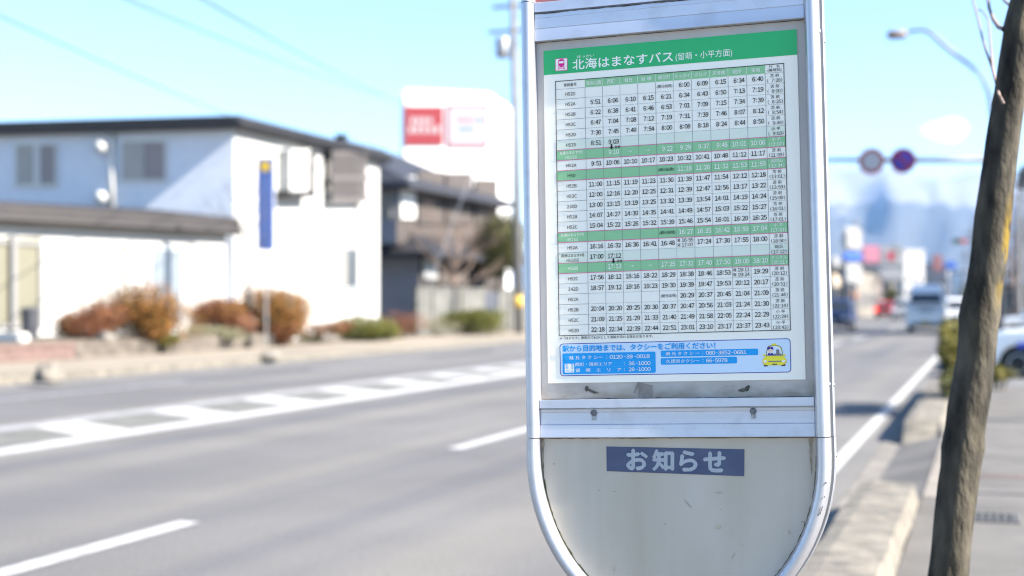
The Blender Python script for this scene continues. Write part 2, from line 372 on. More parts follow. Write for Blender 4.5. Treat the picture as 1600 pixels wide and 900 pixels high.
for (x, y, z) in ((XO - 0.0010, 0.2895, 0.003), (XO + 0.0022, 0.2855, -0.052), (XO - 0.0010, -0.3060, 0.003), (XO + 0.0022, -0.3062, -0.052), (XO + 0.0026, -0.4252, -0.055)):
    bm = B(); lathe(bm, [(0.0042, 0), (0.0042, 0.001), (0.003, 0.0028), (0.0012, 0.0034)], 14, Matrix.Translation((x, y, z)) @ Matrix.Rotation(math.pi / 2, 4, 'Y')); obj("rivet", bm, mat("rivet_steel", (0.75, 0.75, 0.77), 0.25, metal=1.0), sign, smooth=True, loc=OFF)
# panels
bm = B(); prism(bm, [(-XC, -0.3925), (XC, -0.3925), (XC, 0.3832), (-XC, 0.3832)], -0.05, 0.0); obj("upper_panel", bm, m_pan_up, sign, loc=OFF)
low = [(XC, -0.3925)] + [(XC * math.cos(-math.pi * k / 48), BOT_Y + BOT_B * math.sin(-math.pi * k / 48)) for k in range(49)] + [(-XC, -0.3925)]
bm = B(); prism(bm, [(a, b - 0.0002) for a, b in low], -0.05, 0.0015); obj("lower_panel", bm, m_pan_lo, sign, loc=OFF)
top = [(XC * math.cos(math.pi * k / 32), TOP_Y + TOP_B * math.sin(math.pi * k / 32)) for k in range(33)] + [(-XC, 0.3834), (XC, 0.3834)]
bm = B(); prism(bm, top, -0.05, 0.004); obj("header_board", bm, mat("header_red", lin(150, 92, 92, 0.9), 0.5, var=0.15, scale=6), sign, loc=OFF)
# rails: profiles (y, z) run along x
def rail(name, prof):
    bm = B(); L_, R_ = -XI + 0.0005, XI - 0.0005
    a = [bm.verts.new((L_, y, z)) for y, z in prof]; b = [bm.verts.new((R_, y, z)) for y, z in prof]
    k = len(prof)
    for i in range(k): bm.faces.new((a[i], a[(i + 1) % k], b[(i + 1) % k], b[i]))
    bm.faces.new(a); bm.faces.new(b[::-1]); return obj(name, bm, m_rail, sign, loc=OFF)
def groove(y, z, w=0.0007, d=0.0016): return [(y + w, z), (y + w, z - d), (y - w, z - d), (y - w, z)]
rail("upper_rail", [(0.3828, 0.001), (0.3828, 0.013), (0.3822, 0.0135), (0.3655, 0.0135), (0.3648, 0.006), (0.3632, 0.006), (0.3626, 0.011)] + groove(0.3545, 0.0112, 0.0005, 0.0008) + groove(0.3355, 0.011) + [(0.3135, 0.0125), (0.313, 0.012), (0.313, 0.001)])
lr = rail("lower_rail", [(-0.326, 0.001), (-0.326, 0.0135), (-0.3266, 0.014), (-0.3408, 0.014), (-0.3412, 0.006), (-0.3428, 0.006), (-0.3432, 0.010), (-0.3478, 0.0095), (-0.349, 0.0088)] + groove(-0.3595, 0.0088, 0.0003, 0.0005) + [(-0.3688, 0.009), (-0.3702, 0.0110)] + groove(-0.3768, 0.0112, 0.0004, 0.0006) + [(-0.3915, 0.012), (-0.392, 0.0115), (-0.392, 0.001)])
for x, y in ((-0.1398, -0.3493), (0.1355, -0.3487)):
    bm = B(); M = Matrix.Translation((x, y, 0.0095))
    lathe(bm, [(0.0028, 0.0), (0.0056, 0.0), (0.0056, 0.0022), (0.0045, 0.003), (0.0028, 0.003)], 20, M)
    o = obj("lock_ring", bm, mat("lock_steel", (0.16, 0.16, 0.17), 0.45, metal=0.7, var=0.3, scale=200), sign, loc=OFF)
    bm = B(); lathe(bm, [(0.0026, 0.0), (0.0026, 0.0015)], 14, M); obj("keyhole", bm, m_dark, o)
    bm = B(); box(bm, (x - 0.0036, y - 0.0125, 0.0085), (x + 0.0036, y - 0.0052, 0.0118)); obj("latch_tab", bm, mat("latch_grey", (0.30, 0.31, 0.31), 0.5, metal=0.5, var=0.4, scale=180), o)
for k_, (x, y, ln_) in enumerate(((-0.2352, -0.3935, 0.05), (0.2285, -0.3945, 0.06))):
    bm = B(); a_, b_ = [], []
    for i in range(13):
        f = i / 12; w_ = (0.0026 * (1 - f) ** .8 + .0004) * (1 + .6 * noise.noise(Vector((k_ * 5, f * 6, 0)))); xx = x + .0012 * noise.noise(Vector((k_ * 9, f * 3, 4))); zz = 0.0024
        a_.append(bm.verts.new((xx - w_, y - ln_ * f, zz))); b_.append(bm.verts.new((xx + w_, y - ln_ * f, zz)))
    for i in range(12): bm.faces.new((a_[i], a_[i + 1], b_[i + 1], b_[i]))
    obj("rust_streak", bm, mat("rust_stain", (0.30, 0.24, 0.17), 0.8, var=.25, scale=70), sign, loc=OFF)
# grime lines along rails and rim: irregular thin strips
def grime(x0, x1, y, w, z, seed, amp=1.0, col=None):
    bm = B(); N = 160; up, dn = [], []
    for i in range(N + 1):
        x = x0 + (x1 - x0) * i / N
        a = max(0.0, noise.noise(Vector((x * 22 + seed, 0, 0))) * 0.7 + noise.noise(Vector((x * 90 + seed, 3, 0))) * 0.5 + 0.35) * amp
        up.append(bm.verts.new((x, y + w * a, z))); dn.append(bm.verts.new((x, y - w * 0.25, z)))
    for i in range(N): bm.faces.new((dn[i], dn[i + 1], up[i + 1], up[i]))
    obj("grime", bm, col or mat("grime_moss", (0.075, 0.068, 0.05), 0.95, var=0.5, scale=60), sign, loc=OFF)
grime(-0.236, 0.232, -0.3259, 0.0022, 0.0006, 1.0)
grime(-0.236, 0.232, 0.3626, -0.0016, 0.0122, 5.0, 1.0, m_dark)
grime(-0.236, 0.236, -0.3412, 0.0008, 0.0143, 9.0, 1.0, m_dark)
grime(-0.236, 0.236, -0.3935, -0.0016, 0.0019, 13.0)
grime(-0.236, 0.236, 0.3126, -0.0012, 0.0004, 17.0, 1.0, m_dark)
bm = B(); vs0 = []                                  # moss along the inner rim of the rounded bottom
for k in range(0, 121):
    a = math.pi + math.pi * k / 120
    w = max(0.0, noise.noise(Vector((k * 0.35, 1, 0))) * 0.6 + noise.noise(Vector((k * 1.3, 4, 0))) * 0.5 + (0.5 if k < 40 else 0.25)) * 0.0042
    rx, ry = XC - hw, BOT_B - hw
    vs0.append((bm.verts.new((rx * math.cos(a), BOT_Y + ry * math.sin(a), 0.0021)), bm.verts.new(((rx - w) * math.cos(a), BOT_Y + (ry - w) * math.sin(a), 0.0021))))
for a, b in zip(vs0, vs0[1:]):
    bm.faces.new((a[0], b[0], b[1], a[1]))
obj("moss", bm, mat("moss_green", (0.085, 0.08, 0.03), 0.95, var=0.5, scale=80), sign, loc=OFF)
# peeled sticker residue, tape, scratch marks
def blob(cx, cy, w, h, seed, z=0.0008, ang=0.0, kk=22, rough=0.45):
    pts = []
    for k in range(kk):
        a = 2 * math.pi * k / kk; r = 1 + rough * noise.noise(Vector((math.cos(a) * 1.7 + seed, math.sin(a) * 1.7, seed))) + 0.25 * noise.noise(Vector((math.cos(a) * 5 + seed, math.sin(a) * 5, seed)))
        x, y = w * r * math.cos(a), h * r * math.sin(a); pts.append((cx + x * math.cos(ang) - y * math.sin(ang), cy + x * math.sin(ang) + y * math.cos(ang)))
    return pts
def flat(bm, pts, z, mi=0):
    f = bm.faces.new([bm.verts.new((p[0], p[1], z)) for p in pts]); f.material_index = mi; f.normal_update()
    if f.normal.z < 0: f.normal_flip()
    return f
bm = B(); m_res = mat("sticker_residue", (0.075, 0.07, 0.055), 0.9, var=0.5, scale=120)
flat(bm, blob(-0.1445, -0.3120, 0.0125, 0.0024, 3, ang=-0.32), 0.0008); flat(bm, blob(-0.1545, -0.3075, 0.0032, 0.0048, 8, ang=-0.1), 0.0010)
flat(bm, blob(0.1190, -0.3135, 0.0092, 0.0032, 14, ang=0.12), 0.0008); flat(bm, blob(0.1255, -0.3092, 0.0052, 0.0026, 21, ang=0.5), 0.0010)
for k in range(7): flat(bm, blob(0.08 + rnd.uniform(0, 0.07), -0.305 - rnd.uniform(0, 0.012), rnd.uniform(.0004, .0012), rnd.uniform(.0003, .0007), 30 + k), 0.0008 + k * 1e-5)
for k in range(5): flat(bm, blob(rnd.uniform(-0.21, 0.21), rnd.uniform(-0.6, -0.4), rnd.uniform(.0003, .0013), rnd.uniform(.0003, .001), 60 + k), 0.0022 + k * 1e-5)
obj("sticker_residue", bm, m_res, sign, loc=OFF)
bm = B(); flat(bm, [(-0.0640, -0.2960), (-0.0385, -0.3035), (-0.0378, -0.3045), (-0.0383, -0.3245), (-0.0622, -0.3250), (-0.0618, -0.3060)], 0.0012); flat(bm, [(-0.0635, -0.2975), (-0.0630, -0.3070), (-0.0690, -0.3165), (-0.0712, -0.3158)], 0.0013)
obj("tape_scrap", bm, mat("old_tape", (0.235, 0.205, 0.185), 0.7, var=0.15, scale=90), sign, loc=OFF)
bm = B()
for (a, b, w) in (((0.2475, -0.505), (0.243, -0.518), 0.0006), ((0.243, -0.518), (0.2392, -0.5205), 0.0005), ((0.2545, -0.466), (0.2535, -0.468), 0.0012), ((0.2505, -0.489), (0.2515, -0.4905), 0.001)):
    tube(bm, [(a[0], a[1], 0.0275), (b[0], b[1], 0.0275)], w, 5)
obj("scratch", bm, m_dark, sign, loc=OFF)
m_stain = mat("faint_stain", (0.42, 0.37, 0.28), 0.9, var=0.2, scale=60)
bm = B()
for k, (x, y, w, h, a) in enumerate(((-0.215, -0.438, .0020, .0015, 0), (0.075, -0.486, .0065, .0018, 0), (0.0715, -0.543, .006, .0045, .4), (-0.11, -0.618, .0016, .005, 0), (0.02, -0.505, .001, .009, .7), (0.095, -0.592, .0008, .006, -.6), (0.19, -0.55, .0025, .004, 0), (0.217, -0.533, .008, .0012, 0))):
    flat(bm, blob(x, y, w, h, 90 + k * 3, ang=a), 0.0023 + k * 2e-5)
obj("stain", bm, m_stain, sign, loc=OFF)
# post and foot (below the picture)
bm = B(); tube(bm, [(0, -0.69, POLE_Z), (0, foot_y + 0.02, POLE_Z)], 0.03, 20); obj("post", bm, mat("galvanised_post", (0.5, 0.5, 0.52), 0.45, metal=0.8, var=0.15, scale=20), sign, smooth=True, loc=OFF)
bm = B(); lathe(bm, [(0.17, -0.05), (0.17, 0.05), (0.13, 0.09), (0.05, 0.10)], 28, Matrix.Translation((0, foot_y, POLE_Z)) @ Matrix.Rotation(-math.pi / 2, 4, 'X')); obj("foot", bm, m_kerb, sign, loc=OFF)

# ------------------------------------------------------------------ lettering
_tcol = bpy.data.collections.new("tmp_text"); COL.children.link(_tcol)
QUEUE = []
def T(s, x, y, h, w=None, align='C', mi=0, z=0.0, off=0.0, ang=0.0, kh=None):
    """queue lettering fitted to a box of height h (and width w) around/after (x, y)"""
    if off and any(ord(c) > 0x2fff for c in s):
        d = off * h * 0.55
        for i, (a, b) in enumerate(((d, 0), (-d, 0), (0, d), (0, -d)) if off > 0.015 else ((d, 0), (-d, 0))):
            T(s, x + a, y + b, h - (d if off > .015 else 0), w - 2 * d if w else None, align, mi, z + i * 2e-5, 0.0, ang)
        return
    cu = bpy.data.curves.new("t", 'FONT'); cu.body = s; cu.size = 1.0; cu.resolution_u = 3; cu.offset = off; cu.fill_mode = 'FRONT'
    o = bpy.data.objects.new("t", cu); _tcol.objects.link(o)
    QUEUE.append((o, x, y, h, w, align, mi, z, ang, kh))
FWT = str.maketrans({c: chr(ord(c) + 0xFEE0) for c in "0123456789:ABCDEFGHIJKLMNOPQRSTUVWXYZ"})
def D(s, x, y, h, w, align='C', mi=0, z=0.0, off=0.03, sp=0.12):
    """figures (and capitals) set close, a colon between groups"""
    if s[0].isalpha() or s[-1].isalpha(): sp = 0.36
    g_ = s.split(":"); u = sum(len(q) for q in g_) + 0.62 * (len(g_) - 1); p_ = w / (u - 0.1); x0 = x - w / 2
    for i, q in enumerate(g_):
        k = len(QUEUE); T(q.translate(FWT), x0 + p_ * (len(q) - 0.1) / 2, y, h, p_ * (len(q) - 0.1), 'C', mi, z, off)
        for e in QUEUE[k:]: e[0].data.space_character = sp
        x0 += p_ * len(q)
        if i < len(g_) - 1: T(":", x0 + p_ * 0.24, y - h * .04, h * 0.74, h * 0.16, 'C', mi, z); x0 += p_ * 0.62
def phone(s, x, y, h, w, mi, z):
    u = sum({'-': .75, ' ': .25}.get(c, 1) for c in s); p_ = w / u; cx_ = x
    for grp in __import__('re').findall(r'\d+|-| ', s):
        if grp == '-': T('-', cx_ + p_ * .375, y, h * .10, p_ * .5, 'C', mi, z); cx_ += p_ * .75
        elif grp == ' ': cx_ += p_ * .25
        else: D(grp, cx_ + p_ * len(grp) / 2, y, h, p_ * (len(grp) - .14), 'C', mi, z, 0.02); cx_ += p_ * len(grp)
def flush(bm):
    bpy.context.view_layer.update(); dg = bpy.context.evaluated_depsgraph_get()
    for (o, x, y, h, w, align, mi, z, ang, kh) in QUEUE:
        me = bpy.data.meshes.new_from_object(o.evaluated_get(dg))
        cs = [v.co for v in me.vertices]
        if not cs: continue
        x0, x1 = min(c.x for c in cs), max(c.x for c in cs); y0, y1 = min(c.y for c in cs), max(c.y for c in cs)
        sy = h / (y1 - y0); sx = w / (x1 - x0) if w else sy
        if align == 'F': sx = sy
        ox = {'C': (x0 + x1) / 2, 'L': x0, 'R': x1, 'F': x0}[align]; oy = (y0 + y1) / 2
        ca, sa = math.cos(ang), math.sin(ang); vv = []
        for c in cs:
            a, b = (c.x - ox) * sx, (c.y - oy) * sy; vv.append(bm.verts.new((x + a * ca - b * sa, y + a * sa + b * ca, z)))
        for p in me.polygons:
            try:
                f = bm.faces.new([vv[i] for i in p.vertices]); f.material_index = mi
            except ValueError: pass
        cu = o.data; bpy.data.objects.remove(o); bpy.data.curves.remove(cu); bpy.data.meshes.remove(me)
    QUEUE.clear()
def flat_obj(name, bm, mats, parent, loc=None):
    for f in bm.faces:
        f.normal_update()
        if f.normal.z < 0: f.normal_flip()
    me = bpy.data.meshes.new(name); bm.to_mesh(me); bm.free()
    for m in mats: me.materials.append(m)
    o = bpy.data.objects.new(name, me); COL.objects.link(o); o.parent = parent
    if loc: o.location = loc
    return o
def rect(bm, x0, y0, x1, y1, z, mi=0): flat(bm, [(x0, y0), (x1, y0), (x1, y1), (x0, y1)], z, mi)
def rr(x0, y0, x1, y1, r, k=6):
    if y0 > y1: y0, y1 = y1, y0
    pts = []
    for cx, cy, a0 in ((x1 - r, y0 + r, -90), (x1 - r, y1 - r, 0), (x0 + r, y1 - r, 90), (x0 + r, y0 + r, 180)):
        for i in range(k + 1): a = R(a0 + 90 * i / k); pts.append((cx + r * math.cos(a), cy + r * math.sin(a)))
    return pts
def circ(cx, cy, rx, ry=None, k=24, a0=0, a1=360): return [(cx + rx * math.cos(R(a0 + (a1 - a0) * i / k)), cy + (ry or rx) * math.sin(R(a0 + (a1 - a0) * i / k))) for i in range(k + (0 if a1 - a0 == 360 else 1))]

# notice sticker on the lower panel
m_navy = mat("faded_navy", (0.052, 0.070, 0.135), 0.6, col2=(0.075, 0.092, 0.155), scale=18, stretch=(1, 1.5, 1))
m_notice = mat("notice_letter", (0.38, 0.41, 0.43), 0.6, var=0.06, scale=40)
bm = B(); flat(bm, [(-0.1203, -0.4504), (0.1169, -0.4581), (0.1184, -0.4130), (-0.1202, -0.4078)], 0.0024)
st = flat_obj("notice_sticker", bm, [m_navy], sign, OFF)
for s, x in (("お", -0.0663), ("知", -0.0208), ("ら", 0.0228), ("せ", 0.0672)):
    T(s, x, -0.4322 - 0.025 * (x - 0), {"お": 0.0355, "知": 0.0355, "ら": 0.0345, "せ": 0.0345}[s], 0.0385 if s in "お知せ" else 0.032, 'C', 0, 0.0029, 0.085, R(-1.3))
bm = B(); flush(bm); flat_obj("notice_lettering", bm, [m_notice], st)

# ------------------------------------------------------------------ timetable poster
KA = 1.0
m_paper = mat("poster_paper", (0.95, 0.90, 0.77), 0.5, spec=0.3)
m_green = mat("poster_green", lin(52, 176, 108, 1.05), 0.5, spec=0.3)
m_mid = mat("row_green", lin(146, 198, 146, 1.02), 0.5, spec=0.3)
m_pale = mat("row_pale", lin(226, 230, 210, 1.02), 0.5, spec=0.3)
m_ink = mat("print_black", (0.016, 0.016, 0.018), 0.6, spec=0.3)
m_line = mat("print_line", (0.20, 0.20, 0.21), 0.6, spec=0.3)
m_line2 = mat("print_line_faint", (0.33, 0.33, 0.34), 0.6, spec=0.3)
m_white = mat("print_white", (0.95, 0.91, 0.81), 0.5, spec=0.3)
m_pink = mat("print_pink", lin(226, 90, 150, 1.0), 0.5, spec=0.3)
m_mag = mat("print_magenta", lin(232, 20, 140, 1.0), 0.5, spec=0.3)
m_cyan = mat("print_cyan", lin(28, 158, 226, 1.0), 0.5, spec=0.3)
m_cyan2 = mat("print_cyan_ring", lin(70, 182, 238, 1.0), 0.5, spec=0.3)
m_ice = mat("print_ice_blue", lin(210, 227, 241, 1.0), 0.5, spec=0.3)
m_nav = mat("print_navy", lin(50, 48, 150, 1.0), 0.5, spec=0.3)
poster = thing("timetable_poster", "white bus timetable poster with a green heading band fixed to the grey sign board", "timetable poster")
PZ = 0.0022
poster.matrix_world = SM @ Matrix.Translation((0, -0.297, PZ)); POFF = (0, 0.297, 0)
PX0, PX1, PY0, PY1 = -0.2238, 0.2230, -0.297, 0.297
bm = B(); box(bm, (PX0, PY0, -0.0014), (PX1, PY1, 0.0)); obj("sheet", bm, m_paper, poster, loc=POFF)
def L_(k): return 0.0001 + 0.00022 * k
bm = B(); rect(bm, PX0 + 0.0001, 0.253, PX1 - 0.0001, PY1 - 0.0001, L_(1)); band = flat_obj("heading_band", bm, [m_green], poster, POFF)
T("北海はまなすバス", -0.1703, 0.2678, 0.0190, 0.1810, 'L', 0, L_(2), 0.03)
T("ほっかい", -0.1618, 0.2812, 0.0044, 0.031, 'L', 0, L_(2), 0.0)
T("(留萌・小平方面)", 0.0146, 0.2655, 0.0150, 0.0985, 'L', 0, L_(2), 0.0)
bm = B(); flush(bm); flat_obj("heading_lettering", bm, [m_white], band)
bm = B(); x0, x1, y0, y1 = -0.2022, -0.1795, 0.2583, 0.2808; cx = (x0 + x1) / 2
flat(bm, rr(x0, y0, x1, y1, 0.002), L_(2), 1); flat(bm, rr(x0 + .0009, y0 + .0009, x1 - .0009, y1 - .0009, 0.0014), L_(3), 0)
flat(bm, rr(cx - .0056, y0 + .0062, cx + .0056, y1 - .0022, 0.0022), L_(4), 1); rect(bm, cx - .0024, y1 - .0026, cx + .0024, y1 - .0014, L_(4), 1)
flat(bm, rr(cx - .0044, y0 + .0134, cx + .0044, y1 - .0052, 0.0005), L_(5), 0)
flat(bm, circ(cx - .0033, y0 + .0082, .0009), L_(5), 0); flat(bm, circ(cx + .0033, y0 + .0082, .0009), L_(5), 0)
for s in (-1, 1): flat(bm, [(cx + s * .0032, y0 + .0062), (cx + s * .0044, y0 + .0062), (cx + s * .0078, y0 + .0018), (cx + s * .0064, y0 + .0018)], L_(4), 1)
rect(bm, cx - .0055, y0 + .0033, cx + .0055, y0 + .0041, L_(5), 1)
flat_obj("train_icon", bm, [m_white, m_mag], band)

TX0, TX1, TY1, TY0 = -0.2020, 0.2000, 0.2398, -0.2138
C0 = -0.1484; CW = (TX1 - C0) / 11; HH = 0.0146; RH = (TY1 - HH - TY0) / 24
def cxm(c): return C0 + CW * (c + 0.5)               # c = 0..10
def ry(r): return TY1 - HH - RH * (r - 0.5)          # centre of row r = 1..24
def rt(r): return TY1 - HH - RH * (r - 1)            # top of row r
E = ""; N_ = "(網元始発)"
ROWS = [("H52D", [E, E, E, E, N_, "6:00", "6:09", "6:15", "6:34", "6:40"], "苫 前", "( 7:20)"),
 ("H52A", "5:51 6:06 6:10 6:15 6:21 6:34 6:43 6:50 7:13 7:19".split(), "苫 前", "( 8:00)"),
 ("H52B", "6:22 6:38 6:41 6:46 6:53 7:01 7:09 7:15 7:34 7:39".split(), "苫 前", "( 8:25)"),
 ("H52C", "6:47 7:04 7:08 7:12 7:19 7:31 7:39 7:46 8:07 8:12".split(), "苫 前", "( 8:54)"),
 ("H52D", "7:30 7:45 7:49 7:54 8:00 8:08 8:18 8:24 8:44 8:50".split(), "苫 前", "( 9:49)"),
 ("H52S", ["8:51", "9:03"] + [E] * 8, "小 平", "( 9:03)"),
 ("高速はまなす9号|H52SS", [E, "9:10", "→", "→", "9:22", "9:29", "9:37", "9:46", "10:01", "10:06"], "小 平", "(12:07)"),
 ("H52A", "9:51 10:06 10:10 10:17 10:23 10:32 10:41 10:48 11:12 11:17".split(), "苫 前", "(11:59)"),
 ("H50", [E, E, E, E, N_, "11:18", "11:26", "11:32", "11:53", "11:59"], "福知山", "(12:34)"),
 ("H52B", "11:00 11:15 11:19 11:23 11:30 11:39 11:47 11:54 12:12 12:18".split(), "苫 前", "(13:01)"),
 ("H52C", "12:00 12:16 12:20 12:25 12:31 12:39 12:47 12:56 13:17 13:22".split(), "苫 前", "(13:59)"),
 ("230D", "13:00 13:15 13:19 13:25 13:32 13:39 13:54 14:01 14:19 14:24".split(), "苫 前", "(15:00)"),
 ("H52B", "14:07 14:27 14:30 14:35 14:41 14:49 14:57 15:03 15:22 15:27".split(), "苫 前", "(16:01)"),
 ("H52C", "15:04 15:22 15:26 15:32 15:39 15:46 15:54 16:01 16:20 16:25".split(), "苫 前", "(17:01)"),
 ("高速はまなす9号|H52SS", [E, E, E, E, N_, "16:27", "16:35", "16:42", "16:59", "17:04"], "小 平", "(17:43)"),
 ("H52A", ["16:16", "16:32", "16:36", "16:41", "16:48", "16:55|17:07", "17:24", "17:30", "17:55", "18:00"], "苫 前", "(18:50)"),
 ("高速はまなす9号|H52SSS", ["17:00", "17:12"] + [E] * 8, "前浜", "(17:12)"),
 ("H52B", [E, "17:13", "→", "→", "17:25", "17:32", "17:40", "17:50", "18:05", "18:10"], "ナックル", "(20:21)"),
 ("H52C", ["17:56", "18:12", "18:16", "18:22", "18:29", "18:38", "18:46", "18:53", "19:11|19:24", "19:29"], "苫 前", "(20:12)"),
 ("242D", "18:57 19:12 19:16 19:23 19:30 19:39 19:47 19:53 20:12 20:17".split(), "苫 前", "(20:51)"),
 ("H52A", [E, E, E, E, N_, "20:29", "20:37", "20:45", "21:04", "21:09"], "苫 前", "(21:44)"),
 ("H52B", "20:04 20:20 20:25 20:30 20:37 20:47 20:56 21:03 21:24 21:30".split(), "苫 前", "(22:14)"),
 ("H52C", "21:09 21:25 21:29 21:33 21:40 21:49 21:58 22:05 22:24 22:29".split(), "小 平", "(22:29)"),
 ("H52D", "22:18 22:34 22:39 22:44 22:51 23:01 23:10 23:17 23:37 23:43".split(), "小 平", "(23:43)")]
DARK, PALE = {7, 9, 15, 18}, {6, 17}
bm = B()                                             # cell fills and rules
MI = {"mid": 0, "pale": 1, "line": 2, "faint": 3, "pink": 4, "ink": 5, "white": 6}
rect(bm, C0, TY1 - HH, C0 + CW * 10, TY1, L_(1), 0)
for r in DARK: rect(bm, TX0, rt(r + 1), TX1, rt(r), L_(1), 0)
for r in PALE: rect(bm, TX0, rt(r + 1), TX1, rt(r), L_(1), 1)
def hline(y, w, mi, z, x0=TX0, x1=TX1): rect(bm, x0, y - w / 2, x1, y + w / 2, z, mi)
def vline(x, w, mi, z, y0=TY0, y1=TY1): rect(bm, x - w / 2, y0, x + w / 2, y1, z, mi)
for r in range(1, 25):
    pk = (r in DARK) or (r - 1 in DARK)
    if pk: hline(rt(r), 0.0010, 4, L_(3))
    elif r == 1:
        hline(rt(1), 0.0005, 2, L_(2), TX0, C0); hline(rt(1), 0.0005, 2, L_(2), C0 + 10 * CW, TX1)
    else:
        hline(rt(r), 0.0006, 2, L_(2), TX0, C0)
        x = C0
        while x < TX1: hline(rt(r), 0.00045, 2, L_(2), x, min(x + 0.0022, TX1)); x += 0.0031
for c in range(0, 11):
    x = C0 + CW * c
    vline(x, 0.0006 if c in (0, 1, 3, 4, 6, 7, 9, 10) else 0.0005, 2 if c != 5 else 3, L_(2) + 0.00005, TY0, TY1 - HH)
    if 0 < c < 10: vline(x, 0.0006, 6, L_(2), TY1 - HH, TY1)
for y in (TY0, TY1): hline(y, 0.0012, 5, L_(4), TX0 - .0006, TX1 + .0006)
for x in (TX0, TX1): vline(x, 0.0012, 5, L_(4) + 0.00004, TY0 - .0006, TY1 + .0006)
flat_obj("timetable_grid", bm, [m_mid, m_pale, m_line, m_line2, m_pink, m_ink, m_white], poster, POFF)
ZT = L_(5)
HDR = [("海浜公園", .0262), ("西町", .0140), ("鮭丘", .0140), ("秋 橋", .0180), ("網元町", .0210), ("モッポイ", .0265), ("ポロイ", .0215), ("天津橋", .0218), ("幌岸", .0145), ("留萌", .0145)]
for c, (s, w) in enumerate(HDR): T(s, cxm(c), TY1 - HH * 0.53, 0.0072, w, 'C', 1, ZT, 0.004)
T("車両番号", (TX0 + C0) / 2, TY1 - HH * 0.53, 0.0062, 0.0235, 'C', 0, ZT, 0.012)
T("行　先", cxm(10), TY1 - 0.0040, 0.0052, 0.0180, 'C', 0, ZT, 0.006); T("(着時刻)", cxm(10), TY1 - 0.0104, 0.0062, 0.0235, 'C', 0, ZT, 0.006)
for i, (a, cells, d1, d2) in enumerate(ROWS):
    r = i + 1; y = ry(r); w_ = 1 if r in DARK else 0
    xm = (TX0 + C0) / 2
    if "|" in a:
        p1, p2 = a.split("|"); T(p1, xm, y + 0.0040, 0.0058, 0.0420, 'C', w_, ZT, 0.004); D(p2, xm, y - 0.0046, 0.0054, 0.0205 if len(p2) < 6 else 0.0225, 'C', w_, ZT, 0.0)
    else: D(a, xm, y - 0.0006, 0.0060, 0.0182 if len(a) > 3 else 0.0142, 'C', 0 if r == 9 else w_, ZT, 0.02)
    for c, s in enumerate(cells):
        if not s: continue
        if s == N_: T(s, cxm(c) + 0.0002, y, 0.0066, 0.0272, 'C', 0, ZT, 0.008)
        elif s == "→": T(s, cxm(c), y - 0.0004, 0.0030, 0.0075, 'C', 1, ZT)
        elif "|" in s:
            for q, (ch, t_) in enumerate(zip("着発", s.split("|"))):
                yy = y + (0.0042, -0.0042)[q]
                T(ch, cxm(c) - 0.0118, yy, 0.0056, 0.0056, 'C', 0, ZT, 0.01); D(t_, cxm(c) + 0.0033, yy, 0.0062, 0.0200, 'C', 0, ZT, 0.02)
        else:
            k = len(s)
            D(s, cxm(c) + (0.0031 if k == 4 else 0.0008), y + 0.0003, 0.0080, 0.0186 if k == 4 else 0.0242, 'C', w_, ZT, 0.03)
    T(d1, cxm(10), y + 0.0043, 0.0058, {"福知山": 0.0192, "前浜": 0.0135, "ナックル": 0.0255}.get(d1, 0.0150), 'C', w_, ZT, 0.008)
    dd = d2.strip("() "); D(dd, cxm(10) + (0.0022 if len(dd) == 4 else 0), y - 0.0042, 0.0060, 0.0150 if len(dd) == 4 else 0.0190, 'C', w_, ZT, 0.015)
    for q_, ch in ((-1, "("), (1, ")")): T(ch, cxm(10) + q_ * 0.0116, y - 0.0042, 0.0072, 0.0019, 'C', w_, ZT)
for r, dx in ((7, 0), (18, 0)):
    T("直通", cxm(1) + 0.0095, rt(r), 0.0048, 0.0095, 'C', 0, ZT + .0001, 0.008)
T("※『はまなす』車両内でBGMとして演歌が流れる場合があります。", -0.2002, -0.2182, 0.0052, 0.1662, 'L', 0, ZT, 0.004)
bm = B(); flush(bm)
for r in (7, 18):
    x, y = cxm(1) - 0.0010, rt(r); flat(bm, [(x - .0015, y + .0052), (x + .0015, y + .0052), (x + .0015, y), (x + .0037, y), (x, y - .0042), (x - .0037, y), (x - .0015, y)][::-1], ZT + .00012, 0)
flat_obj("timetable_lettering", bm, [m_ink, m_white], poster, POFF)
# taxi notice at the foot of the poster
bm = B(); bx0, bx1, by0, by1 = -0.2016, 0.1996, -0.2848, -0.2276
flat(bm, rr(bx0, by0, bx1, by1, 0.0062), L_(1), 0); flat(bm, rr(bx0 + .0013, by0 + .0013, bx1 - .0013, by1 - .0013, 0.005), L_(2), 1)
b1 = (-0.1966, -0.2816, -0.0305, -0.2450)
flat(bm, rr(*b1, 0.003), L_(3), 2); flat(bm, rr(-0.0213, -0.2546, 0.1454, -0.2437, 0.0022), L_(3), 2); flat(bm, rr(-0.0216, -0.2680, 0.1095, -0.2567, 0.0022), L_(3), 2)
flat(bm, rr(-0.1927, -0.2787, -0.1757, -0.2632, 0.0012), L_(4), 3); rect(bm, -0.1738, -0.2697, -0.0345, -0.2693, L_(4), 4)
for x, y in ((-0.1890, -0.2524), (-0.0165, -0.2492), (-0.0168, -0.2624)):
    flat(bm, circ(x, y, 0.0033), L_(4), 4); flat(bm, circ(x, y, 0.0025), L_(5), 2)
note_ = flat_obj("taxi_notice", bm, [m_nav, m_ice, m_cyan, m_white, m_cyan2], poster, POFF)
T("駅から目的地までは、タクシーをご利用ください！", -0.1962, -0.2366, 0.0112, 0.2700, 'L', 1, L_(6), 0.06)
yy = -0.2527
T("鮭 丘 タ ク シー", -0.1842, yy, 0.0066, 0.0600, 'L', 0, L_(6), 0.006); T("：", -0.1165, yy, 0.0050, 0.0012, 'C', 0, L_(6)); phone("0120 -39 -0018", -0.1118, yy, 0.0064, 0.0715, 0, L_(6))
yy = -0.2646
